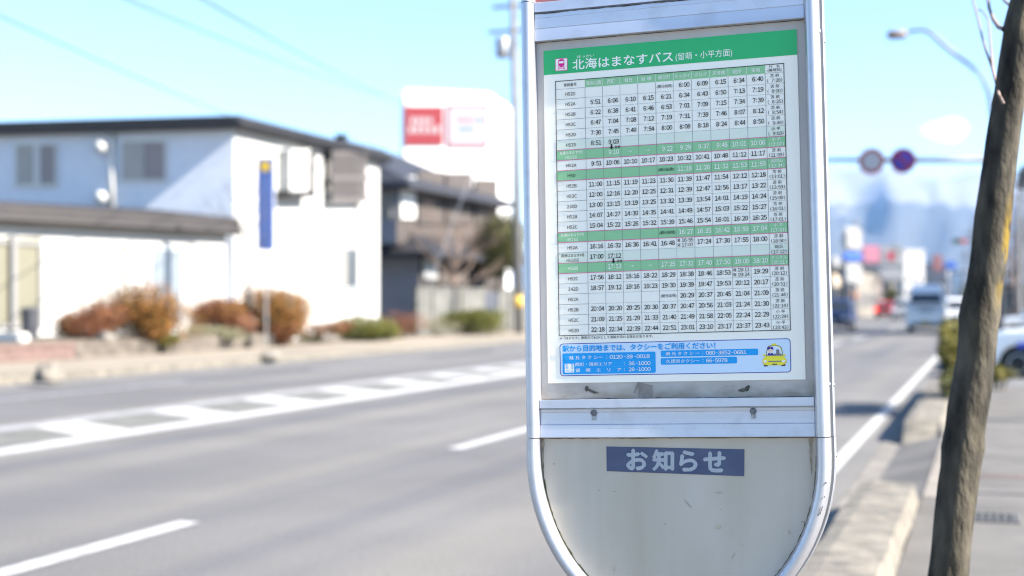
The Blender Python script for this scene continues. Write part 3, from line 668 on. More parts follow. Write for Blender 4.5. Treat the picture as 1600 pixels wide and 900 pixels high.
T("西町・海浜エリア", -0.1735, yy, 0.0064, 0.0660, 'L', 0, L_(6), 0.004); T("：", -0.0855, yy, 0.0050, 0.0012, 'C', 0, L_(6)); phone("36 -1000", -0.0785, yy, 0.0064, 0.0395, 0, L_(6))
yy = -0.2750
T("留　萌　エ　リ　ア", -0.1728, yy, 0.0064, 0.0820, 'L', 0, L_(6), 0.004); T("：", -0.0855, yy, 0.0050, 0.0012, 'C', 0, L_(6)); phone("28 -1000", -0.0785, yy, 0.0064, 0.0395, 0, L_(6))
T("網 元 タ ク シ ー", -0.0125, -0.2493, 0.0062, 0.0580, 'L', 0, L_(6), 0.006); T("：", 0.0513, -0.2493, 0.0046, 0.0012, 'C', 0, L_(6)); phone("080-3852-0681", 0.0562, -0.2491, 0.0064, 0.0700, 0, L_(6))
T("久理浜タクシー", -0.0122, -0.2624, 0.0064, 0.0575, 'L', 0, L_(6), 0.006); T("：", 0.0515, -0.2624, 0.0046, 0.0012, 'C', 0, L_(6)); phone("66-5978", 0.0567, -0.2622, 0.0064, 0.0370, 0, L_(6))
for s, x, y in (("携", -0.1892, -0.2657), ("帯", -0.1892, -0.2705), ("電", -0.1790, -0.2657), ("話", -0.1790, -0.2705)): T(s, x, y, 0.0044, 0.0044, 'C', 1, L_(6), 0.004)
T("からは", -0.1841, -0.2758, 0.0040, 0.0138, 'C', 1, L_(6), 0.006)
bm = B(); flush(bm); flat_obj("notice_lettering", bm, [m_white, m_cyan], note_)
# taxi picture
m_yel = mat("print_yellow", lin(243, 226, 54, 1.0), 0.5); m_gry = mat("print_grey", lin(120, 120, 128), 0.5); m_dk = mat("print_dark_grey", lin(60, 58, 66), 0.5); m_skin = mat("print_skin", lin(245, 214, 186), 0.5); m_rose = mat("print_rose", lin(240, 160, 130), 0.5)
bm = B(); X, Y = 0.1722, -0.2560
def P(pts, k, mi): flat(bm, [(X + a / 1000, Y + b / 1000) for a, b in pts], L_(3) + 0.0001 * k, mi)
for s in (-1, 1): P(rr(s * 14.5 - 3.4, -18.2, s * 14.5 + 3.4, -10, 1.5), 0, 1)
P(rr(-3.4, 16.5, 4.0, 20.2, 0.8), 0, 0)
P([(-13.8, -1), (-13.2, 7), (-11.5, 13.5), (-9.5, 16.2), (-5, 17.6), (0, 18), (5, 17.4), (10, 15.5), (12.2, 13), (13.6, 7), (14.2, -1)][::-1], 1, 1)
P([(-12.9, -0.6), (-12.3, 7), (-10.6, 13), (-8.8, 15.4), (-5, 16.7), (0, 17.1), (5, 16.5), (9.4, 14.7), (11.3, 12.5), (12.6, 7), (13.2, -0.6)][::-1], 2, 0)
P([(-12.3, 0), (-11.6, 7), (-9.9, 12.5), (-8, 14.7), (-4, 15.7), (0, 16), (5, 15.4), (8.8, 13.8), (10.6, 11.8), (11.9, 7), (12.4, 0)][::-1], 3, 6)
P(rr(3.2, 0, 8.6, 10.2, 1.4), 4, 7); P(rr(-1.2, 0.2, 12, 3.2, 1.4), 5, 7)
P(circ(-6.2, 8.2, 3.9, 4.4), 5, 8); P([(-11.2, 9.6), (-10.6, 14), (-6, 15.4), (-1.6, 14), (-1.2, 9.6), (-6, 11.2)][::-1], 6, 3); P([(-11.2, 0.4), (-10, 4.2), (-6, 5), (-2.4, 4.2), (-0.6, 0.4)][::-1], 6, 3); P([(-7.4, 4.9), (-6.2, 2.4), (-5, 4.9)][::-1], 7, 2)
P(circ(-7.6, 8, .5), 7, 1); P(circ(-4.8, 8, .5), 7, 1); P(circ(-6.2, 12.6, .7), 7, 0)
P(rr(-12.8, -1.4, 13.4, 1.0, 0.9), 7, 7)
P([(-19.2, 1.8), (-16.4, 2.6), (-13.6, 0.6), (-13.6, -1), (-18.6, -0.6)][::-1], 4, 0); P([(19.2, 1.4), (16.4, 2.4), (13.8, 0.6), (13.8, -1), (18.6, -0.8)], 4, 0)
P([(-13.5, -0.6), (13.9, -0.6), (17.6, -3.4), (19.8, -7), (20.4, -10), (18.4, -14.6), (12, -16.2), (0, -16.6), (-12, -16.2), (-18.4, -14.6), (-20.4, -10), (-19.6, -7), (-17.2, -3.4)][::-1], 8, 0)
P([(-11, -9.0), (12.2, -9.0), (11.2, -10.9), (-10.2, -10.9)][::-1], 9, 7)
for s in (-1, 1): P(circ(s * 15.4, -9.6, 2.9, 2.0), 9, 2); P(circ(s * 18.2, -11.6, 1.5, 1.1), 9, 4)
P(rr(-3.8, -15.6, 4.4, -13.8, 0.4), 9, 1)
flat_obj("taxi_picture", bm, [m_yel, m_dk, m_white, m_nav, m_rose, m_ink, mat("print_window", lin(222, 230, 240), 0.5), m_gry, m_skin], note_)
bpy.data.collections.remove(_tcol)

# ------------------------------------------------------------------ the white two-storey house across the road
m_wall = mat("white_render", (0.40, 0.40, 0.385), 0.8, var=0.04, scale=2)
m_wall_side = mat("side_wall_bluish", (0.62, 0.65, 0.70), 0.8, var=0.05, scale=3, stretch=(1, 1, 4))  # side wall paler and bluer than the front
m_roof = mat("dark_roof_metal", (0.011, 0.010, 0.012), 0.55, var=0.2, scale=3)
m_roofb = mat("brown_roof_metal", (0.022, 0.018, 0.018), 0.6, var=0.15, scale=3)
m_fascia = mat("dark_fascia", (0.012, 0.010, 0.010), 0.6)
m_glass = mat("window_glass", (0.07, 0.08, 0.09), 0.12, var=0.3, scale=0.8, spec=0.7)
m_alu = mat("window_frame_alu", (0.55, 0.55, 0.54), 0.4, metal=0.5)
m_shut = mat("brown_shutter", (0.19, 0.165, 0.16), 0.7, var=0.1, scale=6)
m_curt = mat("grey_curtain", (0.19, 0.185, 0.17), 0.8, var=0.15, scale=12, stretch=(6, 6, .2))
m_curt_s = mat("curtain_pale_for_shade", (0.36, 0.34, 0.31), 0.8, var=0.15, scale=12, stretch=(6, 6, .2)); m_shut_s = mat("shutter_pale_for_shade", (0.27, 0.235, 0.225), 0.7, var=0.12, scale=9, stretch=(1, 1, 6))  # curtain and shutter copies lightened to offset the side wall's shade
m_white_p = mat("white_plastic", (0.5, 0.5, 0.48), 0.45)
HX = -21.9
house = thing("white_house", "white two-storey house with a flat dark eave and a low brown-roofed front wing", "house", (HX, 48, 0.13))
HINV = Vector((-HX, -48, -0.13))
def hobj(name, bm, m, parent=house, par_off=HINV, smooth=False):
    o = obj(name, bm, m, parent, smooth)
    if parent is house: o.location = par_off
    return o
C = atX(366, 250, HX); D = atX(592, 300, HX)
dl = Vector((-0.9928, -0.12, 0)); nl = Vector((0.12, -0.9928, 0)); Cg = Vector((C.x, C.y, 0)); Dg = Vector((D.x, D.y, 0))
Eg = Cg + dl * 13.0; Fg = Vector((Eg.x, Dg.y + 1, 0))
bm = B(); prism(bm, [(Cg.x, Cg.y), (Eg.x, Eg.y), (Fg.x, Fg.y), (Dg.x, Dg.y)], 0.1, 6.75)
bm.faces.ensure_lookup_table(); hobj("walls", bm, [m_wall, m_wall_side])
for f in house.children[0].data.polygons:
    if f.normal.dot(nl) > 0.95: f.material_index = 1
# roof: overhanging slab with a shallow hip
o_ = 0.34
def offp(p, dx, dy): return Vector((p.x + dx, p.y + dy, 0))
RP = [offp(Cg, o_, -o_), Eg + dl * o_ + nl * o_, offp(Fg, -o_, o_), offp(Dg, o_, o_)]
cen = sum(RP, Vector()) / 4
bm = B(); a = [bm.verts.new((p.x, p.y, 6.66)) for p in RP]; b = [bm.verts.new((p.x, p.y, 7.05)) for p in RP]
c = [bm.verts.new((cen.x + (p.x - cen.x) * f_, cen.y + (p.y - cen.y) * f_, 7.25)) for p, f_ in zip(RP, (.4, .4, .4, .4))]
bm.faces.new(a[::-1]); bm.faces.new(c)
for i in range(4):
    j = (i + 1) % 4; bm.faces.new((a[i], a[j], b[j], b[i])); bm.faces.new((b[i], b[j], c[j], c[i]))
hobj("roof", bm, m_roof)
bm = B(); tube(bm, [RP[0] + Vector((0.06, 0, 6.80)), RP[3] + Vector((0.06, 0, 6.80))], 0.06, 8); hobj("gutter", bm, m_fascia)
def wall_q(x0, y0, x1, y1, p, nn): return [hit(x0, y1, p, nn), hit(x1, y1, p, nn), hit(x1, y0, p, nn), hit(x0, y0, p, nn)]
XN = Vector((1, 0, 0))
def window(name, x0, y0, x1, y1, p, nn, parts, parent=house, frame=m_alu, fr=0.06, dep=0.05, label=None):
    q = wall_q(x0, y0, x1, y1, p, nn); u = (q[1] - q[0]); w_ = u.length; u.normalize(); h_ = (q[3] - q[0]).length
    bm = B(); quadbox(bm, q, nn, 0.002, dep - 0.02)
    o = hobj(name, bm, parts[0][1], parent)
    bm = B(); v = UP; fr_ = [(0, 0, w_, fr), (0, h_ - fr, w_, h_), (0, fr, fr, h_ - fr), (w_ - fr, fr, w_, h_ - fr)]
    for a0, b0, a1, b1 in fr_: quadbox(bm, [q[0] + u * a0 + v * b0, q[0] + u * a1 + v * b0, q[0] + u * a1 + v * b1, q[0] + u * a0 + v * b1], nn, 0.003, dep + 0.03)
    obj("frame", bm, frame, o)
    for f0, m in parts[1:]:
        a0, a1 = f0; bm = B(); quadbox(bm, [q[0] + u * (w_ * a0) + v * (fr + .003), q[0] + u * (w_ * a1) + v * (fr + .003), q[0] + u * (w_ * a1) + v * (h_ - fr - .003), q[0] + u * (w_ * a0) + v * (h_ - fr - .003)], nn, dep - 0.018, dep + 0.012)
        obj("pane" if m in (m_glass,) else "shutter", bm, m, o)
    return o
window("window", 25, 224, 91, 291, Cg, nl, [(None, m_glass), ((0.05, 0.40), m_curt_s), ((0.42, 0.60), m_white_p), ((0.62, 0.95), m_shut_s)])
window("window", 190, 219, 262, 284, Cg, nl, [(None, m_glass), ((0.04, 0.52), m_curt_s), ((0.54, 0.96), m_shut_s)])
# downpipe, small wall lamps/vents on the shaded side wall
pt = hit(177, 205, Cg, nl); pb = hit(178, 330, Cg, nl)
bm = B(); tube(bm, [pt + nl * 0.12, pb + nl * 0.12], 0.09, 10); hobj("downpipe", bm, m_white_p, smooth=True)
for x, y in ((163, 231), (163, 309)):
    q = hit(x, y, Cg, nl); M = Matrix.Translation(q + HINV * 0) @ nl.to_track_quat('Z', 'Y').to_matrix().to_4x4()
    bm = B(); lathe(bm, [(0.10, 0.0), (0.10, 0.12), (0.19, 0.16), (0.19, 0.30), (0.12, 0.38), (0.02, 0.40)], 18, M); hobj("vent_hood", bm, m_white_p, smooth=True)
# front (road) face: bay window boxes, windows, pipes
def hbox(name, x0, y0, x1, y1, d, m): bm = B(); quadbox(bm, wall_q(x0, y0, x1, y1, Cg, XN), XN, 0.004, d); return hobj(name, bm, m)
bw = hbox("bay_window", 434, 234, 467, 301, 0.45, m_wall)
for (x0, y0, x1, y1, m) in ((430, 299, 472, 309, m_fascia), (464, 236, 471, 300, m_fascia)): bm = B(); quadbox(bm, wall_q(x0, y0, x1, y1, Cg, XN), XN, 0.0, 0.5); obj("trim", bm, m, bw)
bal = hbox("window_guard", 504, 236, 562, 316, 0.03, m_glass)
bm = B()
for k in range(9): quadbox(bm, wall_q(505 + k * 6.3, 236, 508.6 + k * 6.3, 315, Cg, XN), XN, 0.30, 0.36)
for y in (236, 275, 309): quadbox(bm, wall_q(503, y, 563, y + 7, Cg, XN), XN, 0.28, 0.38)
obj("grille", bm, mat("brown_grille", (0.085, 0.075, 0.072), 0.6), bal)
bm = B(); quadbox(bm, wall_q(506, 246, 560, 300, Cg, XN), XN, 0.06, 0.10); obj("blind", bm, m_curt, bal)
window("window", 523, 385, 556, 452, Cg, XN, [(None, m_glass), ((0.05, 0.5), m_curt)])
bm = B(); q = hit(556, 235, Cg, XN); q2 = hit(556, 520, Cg, XN); tube(bm, [q + XN * 0.1, q2 + XN * 0.1], 0.05, 8); hobj("downpipe", bm, m_white_p)
# low front wing on the left
A0, A1 = px(352, 473, 42.4), px(-160, 473, 33.6); A0.z = A1.z = 0
wd = (A1 - A0).normalized(); wn_ = Vector((-wd.y, wd.x, 0)); wn_ = wn_ if wn_.x > 0 else -wn_
back0, back1 = A0 - wn_ * 3.0, A1 - wn_ * 5.0
bm = B(); prism(bm, [(A0.x, A0.y), (A1.x, A1.y), (back1.x, back1.y), (back0.x, back0.y)], 0.1, 3.45); hobj("wing_walls", bm, m_wall)
A0e, A1e = A0 - wd * 0.3 + wn_ * 0.30, A1 + wn_ * 0.30
bm = B(); a = [A0e, A1e, A1 - wn_ * 5, A0 - wd * 0.4 - wn_ * 3]
lo = [bm.verts.new((p.x, p.y, z)) for p, z in zip(a, (3.40, 3.40, 3.5, 3.5))]; hi_ = [bm.verts.new((p.x, p.y, z)) for p, z in zip(a, (3.86, 3.86, 4.25, 4.25))]
bm.faces.new(hi_); bm.faces.new(lo[::-1])
for i in range(4): bm.faces.new((lo[i], lo[(i + 1) % 4], hi_[(i + 1) % 4], hi_[i]))
hobj("wing_roof", bm, m_roofb)
bm = B(); tube(bm, [A0e + UP * 3.45 + wn_ * .05, A1e + UP * 3.45 + wn_ * .05], 0.10, 8); hobj("gutter", bm, m_fascia)
m_beige = mat("beige_shutter", (0.125, 0.118, 0.082), 0.6, var=0.06, scale=3, stretch=(1, 1, 8))
window("garage_shutter", -60, 371, 64, 512, A0, wn_, [(None, m_beige)], frame=mat("grey_post", (0.16, 0.16, 0.16), 0.6), fr=0.10)
bm = B(); quadbox(bm, wall_q(13, 369, 21, 512, A0, wn_), wn_, 0.0, 0.16); hobj("pillar", bm, mat("grey_post", (0.16, 0.16, 0.16), 0.6))
window("entrance_door", 230, 384, 284, 512, A0, wn_, [(None, m_glass), ((0.5, 0.54), m_alu), ((0.08, 0.48), mat("frosted_glass", (0.15, 0.175, 0.20), 0.3)), ((0.55, 0.92), mat("frosted_glass", (0.15, 0.175, 0.20), 0.3))], fr=0.09)
window("window", 180, 378, 226, 458, A0, wn_, [(None, m_curt), ((0.4, 0.9), m_white_p)], frame=m_white_p)
window("window", 302, 380, 348, 454, A0, wn_, [(None, m_curt), ((0.5, 0.95), m_white_p)], frame=m_white_p)

# ------------------------------------------------------------------ vegetation helpers
def leaf_mat(name, c1, c2, sc=6.0):
    return mat(name, c1, 0.7, col2=c2, scale=sc, lo=0.38, hi=0.62, spec=0.3)
def crown(bm, cen, rad, n, size, seed, flat_=1.0, mi=0, squash=1.0):
    r_ = random.Random(seed); cen = Vector(cen)
    lobes = [(Vector((r_.uniform(-.55, .55) * rad[0], r_.uniform(-.55, .55) * rad[1], r_.uniform(-.4, .5) * rad[2])), r_.uniform(.45, .75)) for _ in range(9)] + [(Vector(), 0.8)]
    for _ in range(n):
        o, k = r_.choice(lobes)
        d = Vector((r_.gauss(0, 1), r_.gauss(0, 1), r_.gauss(0, 1))).normalized() * (r_.random() ** 0.35) * k
        p = cen + o + Vector((d.x * rad[0], d.y * rad[1], d.z * rad[2]))
        if p.z < 0.14: p.z = 0.14 + r_.random() * 0.1
        nrm = (d + Vector((r_.uniform(-.7, .7), r_.uniform(-.7, .7), r_.uniform(-.3, .9)))).normalized()
        u = nrm.orthogonal().normalized(); u.rotate(Matrix.Rotation(r_.uniform(0, 6.28), 3, nrm)); v = nrm.cross(u); s = size * r_.uniform(.6, 1.3)
        f = bm.faces.new([bm.verts.new(p + u * s * .9), bm.verts.new(p + v * s * .45), bm.verts.new(p - u * s * .9), bm.verts.new(p - v * s * .45)]); f.material_index = mi
def shrub(name, label, cat, base, parts, m, stem=True, group=None, core=True):
    """parts: (dx, dy, dz, rx, ry, rz, n, size, material index) relative to base"""
    t = thing(name, label, cat, base, 0, group)
    bm = B()
    for i, (dx, dy, dz, rx, ry_, rz, n_, s_, mi) in enumerate(parts): crown_local(bm, (dx, dy, dz), (rx, ry_, rz), n_, s_, i * 7 + hash(name) % 5 * 0 + int(base[0] * 13 + base[1] * 7) % 91, mi)
    me_o = obj("foliage", bm, m, t)
    if stem:
        bm = B()
        for i, (dx, dy, dz, rx, ry_, rz, n_, s_, mi) in enumerate(parts):
            for k in range(4):
                a = k * 1.57 + i; tube(bm, [(dx * .6 + .04 * math.cos(a), dy * .6 + .04 * math.sin(a), -0.05), (dx + rx * .5 * math.cos(a), dy + ry_ * .5 * math.sin(a), dz + rz * .3)], [0.022, 0.008], 5)
        obj("stems", bm, mat("twig_brown", (0.10, 0.075, 0.055), 0.9), t)
    return t
def crown_local(bm, cen, rad, n_, size, seed, mi):
    r_ = random.Random(seed); cen = Vector(cen)
    lobes = [(Vector((r_.uniform(-.5, .5) * rad[0], r_.uniform(-.5, .5) * rad[1], r_.uniform(-.3, .45) * rad[2])), r_.uniform(.45, .7)) for _ in range(8)] + [(Vector(), 0.82)] * 3
    for _ in range(n_):
        o, k = r_.choice(lobes)
        d = Vector((r_.gauss(0, 1), r_.gauss(0, 1), r_.gauss(0, 1))).normalized() * (r_.random() ** 0.3) * k
        p = cen + o + Vector((d.x * rad[0], d.y * rad[1], d.z * rad[2]))
        nrm = (d + Vector((r_.uniform(-.7, .7), r_.uniform(-.7, .7), r_.uniform(-.3, .9)))).normalized()
        u = nrm.orthogonal().normalized(); u.rotate(Matrix.Rotation(r_.uniform(0, 6.28), 3, nrm)); v = nrm.cross(u); s = size * r_.uniform(.6, 1.3)
        f = bm.faces.new([bm.verts.new(p + u * s * .9), bm.verts.new(p + v * s * .45), bm.verts.new(p - u * s * .9), bm.verts.new(p - v * s * .45)]); f.material_index = mi
m_or = leaf_mat("autumn_orange_leaf", (0.11, 0.066, 0.012), (0.225, 0.088, 0.016)); m_rd = leaf_mat("autumn_red_leaf", (0.115, 0.036, 0.019), (0.18, 0.075, 0.025)); m_gn = leaf_mat("green_leaf", (0.05, 0.062, 0.009), (0.125, 0.12, 0.015)); m_yg = leaf_mat("yellow_green_leaf", (0.05, 0.052, 0.008), (0.15, 0.125, 0.014)); m_dg = leaf_mat("dark_olive_leaf", (0.035, 0.045, 0.012), (0.09, 0.085, 0.02))
m_gy = leaf_mat("grey_green_leaf", (0.12, 0.12, 0.07), (0.22, 0.20, 0.12))

# raised garden bed, brick edging, rocks
b0 = px(-200, 500, 27); b1x = -19.0
bm = B(); prism(bm, [(-19.25, 12), (-19.25, 37.0), (-21.6, 37.0), (-26, 12)], 0.12, 0.5); t = struct(obj("garden_bed", bm, m_soil))
m_brick = mat("brick_red", (0.12, 0.078, 0.068), 0.9, var=0.3, scale=9)
bm = B(); box(bm, (-19.25, 12, 0.121), (-19.03, 26.6, 0.40)); box(bm, (-19.27, 12, 0.402), (-19.0, 26.6, 0.47)); tag(obj("brick_edging", bm, m_brick), "low red brick retaining edging in front of the white house's shrub bed", "garden wall")
m_rock = mat("pale_rock", (0.13, 0.118, 0.10), 0.9, var=0.3, scale=6, bump=0.5, bscale=12)
def rock(name, label, p, r, seed, m=m_rock, group=None):
    bm = B(); bmesh.ops.create_icosphere(bm, subdivisions=3, radius=1)
    for v in bm.verts: v.co = Vector((v.co.x * r[0], v.co.y * r[1], v.co.z * r[2])) * (1 + 0.35 * noise.noise(v.co * 1.4 + Vector((seed, 0, 0)))); v.co.z = max(v.co.z, -r[2] * .4)
    o = obj(name, bm, m, smooth=True); o.location = p; return tag(o, label, "rock", group)
g = px(165, 523, 33); rock("garden_rock", "white rounded rock at the foot of the orange shrub in the raised bed", (g.x, g.y, 0.5), (0.24, 0.22, 0.2), 2)
g = gnd(85, 592, 0.12); rock("kerb_stone", "pale pointed stone on the far kerb at the picture's left", (g.x - 0.1, g.y, 0.16), (0.2, 0.24, 0.22), 5)
g = gnd(380, 560, 0.12); rock("kerb_stone", "pale flat stone on the far kerb below the bare trunk and orange shrub", (g.x + .4, g.y + .6, 0.15), (0.22, 0.35, 0.14), 9)
bm = B(); box(bm, (-19.25, 26.62, 0.121), (-19.05, 37, 0.47)); tag(obj("stone_edging", bm, mat("edging_stone", (0.085, 0.072, 0.06), 0.95, var=.4, scale=3)), "rough grey-brown stone edging below the tall orange shrub", "garden wall")
# shrubs
def base_px(x, z, h): q = px(x, 473, z); return (q.x, q.y, h)
shrub("autumn_shrub", "tall dome-shaped orange shrub in the raised bed before the entrance door", "shrub", base_px(214, 34.6, 0.5), [(0, 0, 0.604, 1.44, 0.957, 0.865, 7650, 0.048, 0), (0.55, -0.2, 0.39, 0.635, 0.546, 0.556, 1785, 0.048, 0)], [m_or, m_gn], group=None)
shrub("autumn_shrub", "low dark red shrub left of the orange dome shrub", "shrub", base_px(140, 33.8, 0.5), [(0, 0, 0.39, 0.944, 0.683, 0.47, 4590, 0.044, 0), (-0.4, -0.1, 0.244, 0.435, 0.41, 0.396, 1275, 0.044, 1)], [m_rd, m_gn])
shrub("autumn_shrub", "wide dark red and orange shrub left of the bare grey trunk", "shrub", base_px(346, 38.6, 0.3), [(0, 0, 0.566, 1.31, 0.82, 0.643, 6120, 0.048, 0), (0.1, 0, 0.829, 0.815, 0.683, 0.371, 1785, 0.048, 1)], [m_rd, m_or])
shrub("autumn_shrub", "tall orange shrub right of the bare grey trunk below the blue sign", "shrub", base_px(430, 40.6, 0.13), [(0, 0, 0.929, 1.42, 0.957, 0.865, 7650, 0.048, 0), (-0.05, -0.2, 0.341, 0.906, 0.683, 0.47, 3060, 0.048, 1), (0.45, 0, 0.683, 0.635, 0.546, 0.494, 1530, 0.048, 2)], [m_or, m_rd, m_or])
shrub("green_shrub", "clipped round dark green shrub below the corner of the white house", "shrub", base_px(570, 45.3, 0.13), [(0, 0, 0.409, 1.42, 0.82, 0.544, 6630, 0.048, 0)], [m_gn])
shrub("green_shrub", "clipped green shrub in front of the dark gate in the block wall", "shrub", base_px(734, 54.5, 0.13), [(0, 0, 0.468, 1.5, 0.82, 0.569, 6630, 0.054, 0)], [m_gn])
shrub("low_plant", "low grey-green plant spreading at the foot of the red and orange shrub", "plant", base_px(335, 37.6, 0.13), [(0, 0, 0.351, 1.23, 0.546, 0.309, 1785, 0.048, 0)], [m_gy])
shrub("low_plant", "small bright yellow-green plant at the corner of the raised bed", "plant", base_px(249, 34.6, 0.13), [(0, 0, 0.312, 0.653, 0.41, 0.309, 1275, 0.044, 0)], [m_yg])
shrub("low_plant", "low rusty plant between the tall orange shrub and the green shrub", "plant", base_px(498, 43.0, 0.13), [(0, 0, 0.39, 1.26, 0.546, 0.396, 1275, 0.048, 0), (-0.25, 0, 0.214, 0.544, 0.41, 0.248, 510, 0.048, 1)], [m_rd, m_yg])
shrub("low_plant", "thin reddish plant at the foot of the leaning striped guy wire", "plant", base_px(628, 49.0, 0.13), [(0, 0, 0.488, 1.09, 0.546, 0.47, 1071, 0.048, 0)], [m_rd])
shrub("low_plant", "sparse dry plant before the grey block wall left of the green shrub", "plant", base_px(685, 52.0, 0.13), [(0, 0, 0.341, 0.906, 0.546, 0.371, 663, 0.048, 0)], [m_gy])
# bin and white tub by the garage
g = px(47, 490, 33.4); t = thing("bin", "dark upright bin standing by the beige garage shutter", "bin", (g.x, g.y, 0.5))
bm = B(); lathe(bm, [(.18, 0), (.21, .6), (.21, .64)], 20); obj("body", bm, mat("bin_dark", (0.04, 0.042, 0.05), 0.5), t); bm = B(); lathe(bm, [(.23, .64), (.23, .69), (.15, .74)], 20); obj("lid", bm, mat("bin_dark", (0.04, 0.042, 0.05), 0.5), t)
g = px(18, 520, 30.5); t = thing("planter", "white planter tub on the raised bed at the picture's left edge", "planter", (g.x, g.y, 0.5))
bm = B(); box(bm, (-.36, -.18, 0), (.36, .18, .20)); bevel(bm, .04); obj("tub", bm, m_white_p, t); bm = B(); box(bm, (-.31, -.13, .201), (.31, .13, .215)); obj("soil", bm, m_soil, t)

# bare young tree by the blue sign
def bare_tree(name, label, base, path, rads, m, seed, nbr, ln, z0=0.35, group=None, sub=3, up=0.5, cat="tree"):
    t = thing(name, label, cat, base, 0, group); r_ = random.Random(seed)
    bm = B(); P_ = [Vector(p) for p in path]; tube(bm, P_, rads, 10); obj("trunk", bm, m, t, smooth=True)
    bm = B(); total = len(P_) - 1
    def branch(p, d, L, r, lev):
        pts = [p]; q = p.copy()
        for k in range(4):
            d = (d + Vector((r_.uniform(-.25, .25), r_.uniform(-.25, .25), r_.uniform(-.05, .3) * up))).normalized(); q = q + d * L / 4; pts.append(q.copy())
            if lev < sub and r_.random() < .75: branch(q.copy(), (d + Vector((r_.uniform(-.8, .8), r_.uniform(-.8, .8), r_.uniform(-.2, .7)))).normalized(), L * r_.uniform(.4, .65), r * .55, lev + 1)
        tube(bm, pts, [r, r * .8, r * .6, r * .45, r * .25], 5, caps=False)
    for k in range(nbr):
        f = z0 + (1 - z0) * (k + r_.random() * .5) / nbr; i = min(int(f * total), total - 1); p = P_[i].lerp(P_[i + 1], f * total - i); a = k * 2.4 + r_.uniform(-.4, .4)
        branch(p, Vector((math.cos(a), math.sin(a), r_.uniform(.3, .9))).normalized(), ln * r_.uniform(.7, 1.2) * (1.15 - .5 * f), rads[i] * .5, 1)
    obj("branches", bm, m, t); return t
m_bark = mat("grey_bark", (0.055, 0.046, 0.042), 0.9, var=0.3, scale=12, bump=0.4, bscale=30)
q = base_px(388, 38.4, 0.13)
bare_tree("bare_tree", "thin bare young tree beside the blue banner sign", q, [(0, 0, 0), (.01, 0, 1.3), (-.04, 0, 2.4), (-.1, .05, 3.3), (-.25, .05, 4.1)], [.075, .06, .045, .03, .012], m_bark, 11, 9, 1.1, 0.5)
q = atX(712, 473, -22.2)
bare_tree("bare_tree", "wide bare brown tree in front of the tiled house behind the block wall", (q.x, q.y, 0.13), [(0, 0, 0), (.05, 0, 1.3), (-.1, .1, 2.4), (.1, .1, 3.4), (0, 0, 4.4)], [.14, .11, .09, .06, .02], mat("brown_bark", (0.17, 0.125, 0.10), 0.9, var=.2, scale=9), 5, 18, 2.3, 0.32)
# blue banner sign on the house front
t0 = thing("banner_sign", "tall narrow blue sign board with a yellow emblem before the white house", "sign", (0, 0, 0))
z_ = 39.5; q = px(415, 473, z_); t0.location = (q.x, q.y, 0.13); s_ = z_ / F
def sg(x, y): return Vector(((x - 415) * s_, 0, CAMH + (CY - y) * s_ - 0.13))
m_bl = mat("sign_blue", lin(96, 128, 205, 0.40), 0.4)
t0.rotation_euler = (0, 0, TH)
bm = B(); a, b = sg(402, 391), sg(428, 247); box(bm, (a.x, -.05, a.z), (b.x, .05, b.z)); bevel(bm, .015, 1); bd = obj("board", bm, m_bl, t0)
bm = B(); a = sg(415, 260); lathe(bm, [(.15, 0), (.15, .012)], 20, Matrix.Translation((a.x, -.051, a.z)) @ Matrix.Rotation(math.pi / 2, 4, 'X')); obj("emblem", bm, mat("sign_yellow", lin(230, 196, 50, .5), 0.4), bd)
for k in range(7):
    bm = B(); a = sg(415, 286 + k * 13.5); h_ = .15; box(bm, (a.x - .09, -.056, a.z - .012), (a.x + .09, -.0515, a.z + .012)); box(bm, (a.x - .012 + (.03 if k % 2 else -.03), -.0595, a.z - .075), (a.x + .012 + (.03 if k % 2 else -.03), -.0565, a.z + .06)); obj("faded_mark", bm, mat("sign_pale_mark", lin(150, 160, 205, .45), 0.5), bd)
bm = B(); tube(bm, [(0, .09, -.02), (0, .09, sg(415, 252).z)], .025, 10); obj("post", bm, mat("steel_grey", (0.30, 0.31, 0.33), 0.5, metal=.5), t0)

# ------------------------------------------------------------------ neighbour house, block wall, gate, clipped tree
m_tile = mat("dark_roof_tile", (0.020, 0.020, 0.025), 0.6, var=0.35, scale=5, stretch=(1, 1, 1))
m_brw = mat("brown_shade_wall", (0.055, 0.045, 0.04), 0.8, var=0.2, scale=4); m_gwall = mat("grey_blue_wall", (0.20, 0.215, 0.245), 0.8, var=0.05, scale=2)  # brown stands in for shade and bare branches over the road face
NX = -23.6
P1 = atX(655, 300, NX); P2 = atX(790, 300, NX)
nh = thing("tiled_house", "two-storey house with dark tiled roofs behind the grey block wall", "house", (NX, P1.y, 0.13)); NO = -Vector(nh.location)
def nobj(name, bm, m): o = obj(name, bm, m, nh); o.location = NO; return o
def hip(bm, x0, y0, x1, y1, z0, z1, th, inx, iny):
    a = [bm.verts.new(c) for c in ((x0, y0, z0 - th), (x1, y0, z0 - th), (x1, y1, z0 - th), (x0, y1, z0 - th))]; b = [bm.verts.new((v.co.x, v.co.y, z0)) for v in a]
    c = [bm.verts.new(q) for q in ((x0 + inx, y0 + iny, z1), (x1 - inx, y0 + iny, z1), (x1 - inx, y1 - iny, z1), (x0 + inx, y1 - iny, z1))]
    bm.faces.new(a[::-1]); bm.faces.new(c)
    for i in range(4): j = (i + 1) % 4; bm.faces.new((a[i], a[j], b[j], b[i])); bm.faces.new((b[i], b[j], c[j], c[i]))
bm = B(); box(bm, (NX - 11, P1.y, 0.1), (NX, P2.y, 3.7)); w1 = nobj("lower_walls", bm, [m_gwall, m_brw])
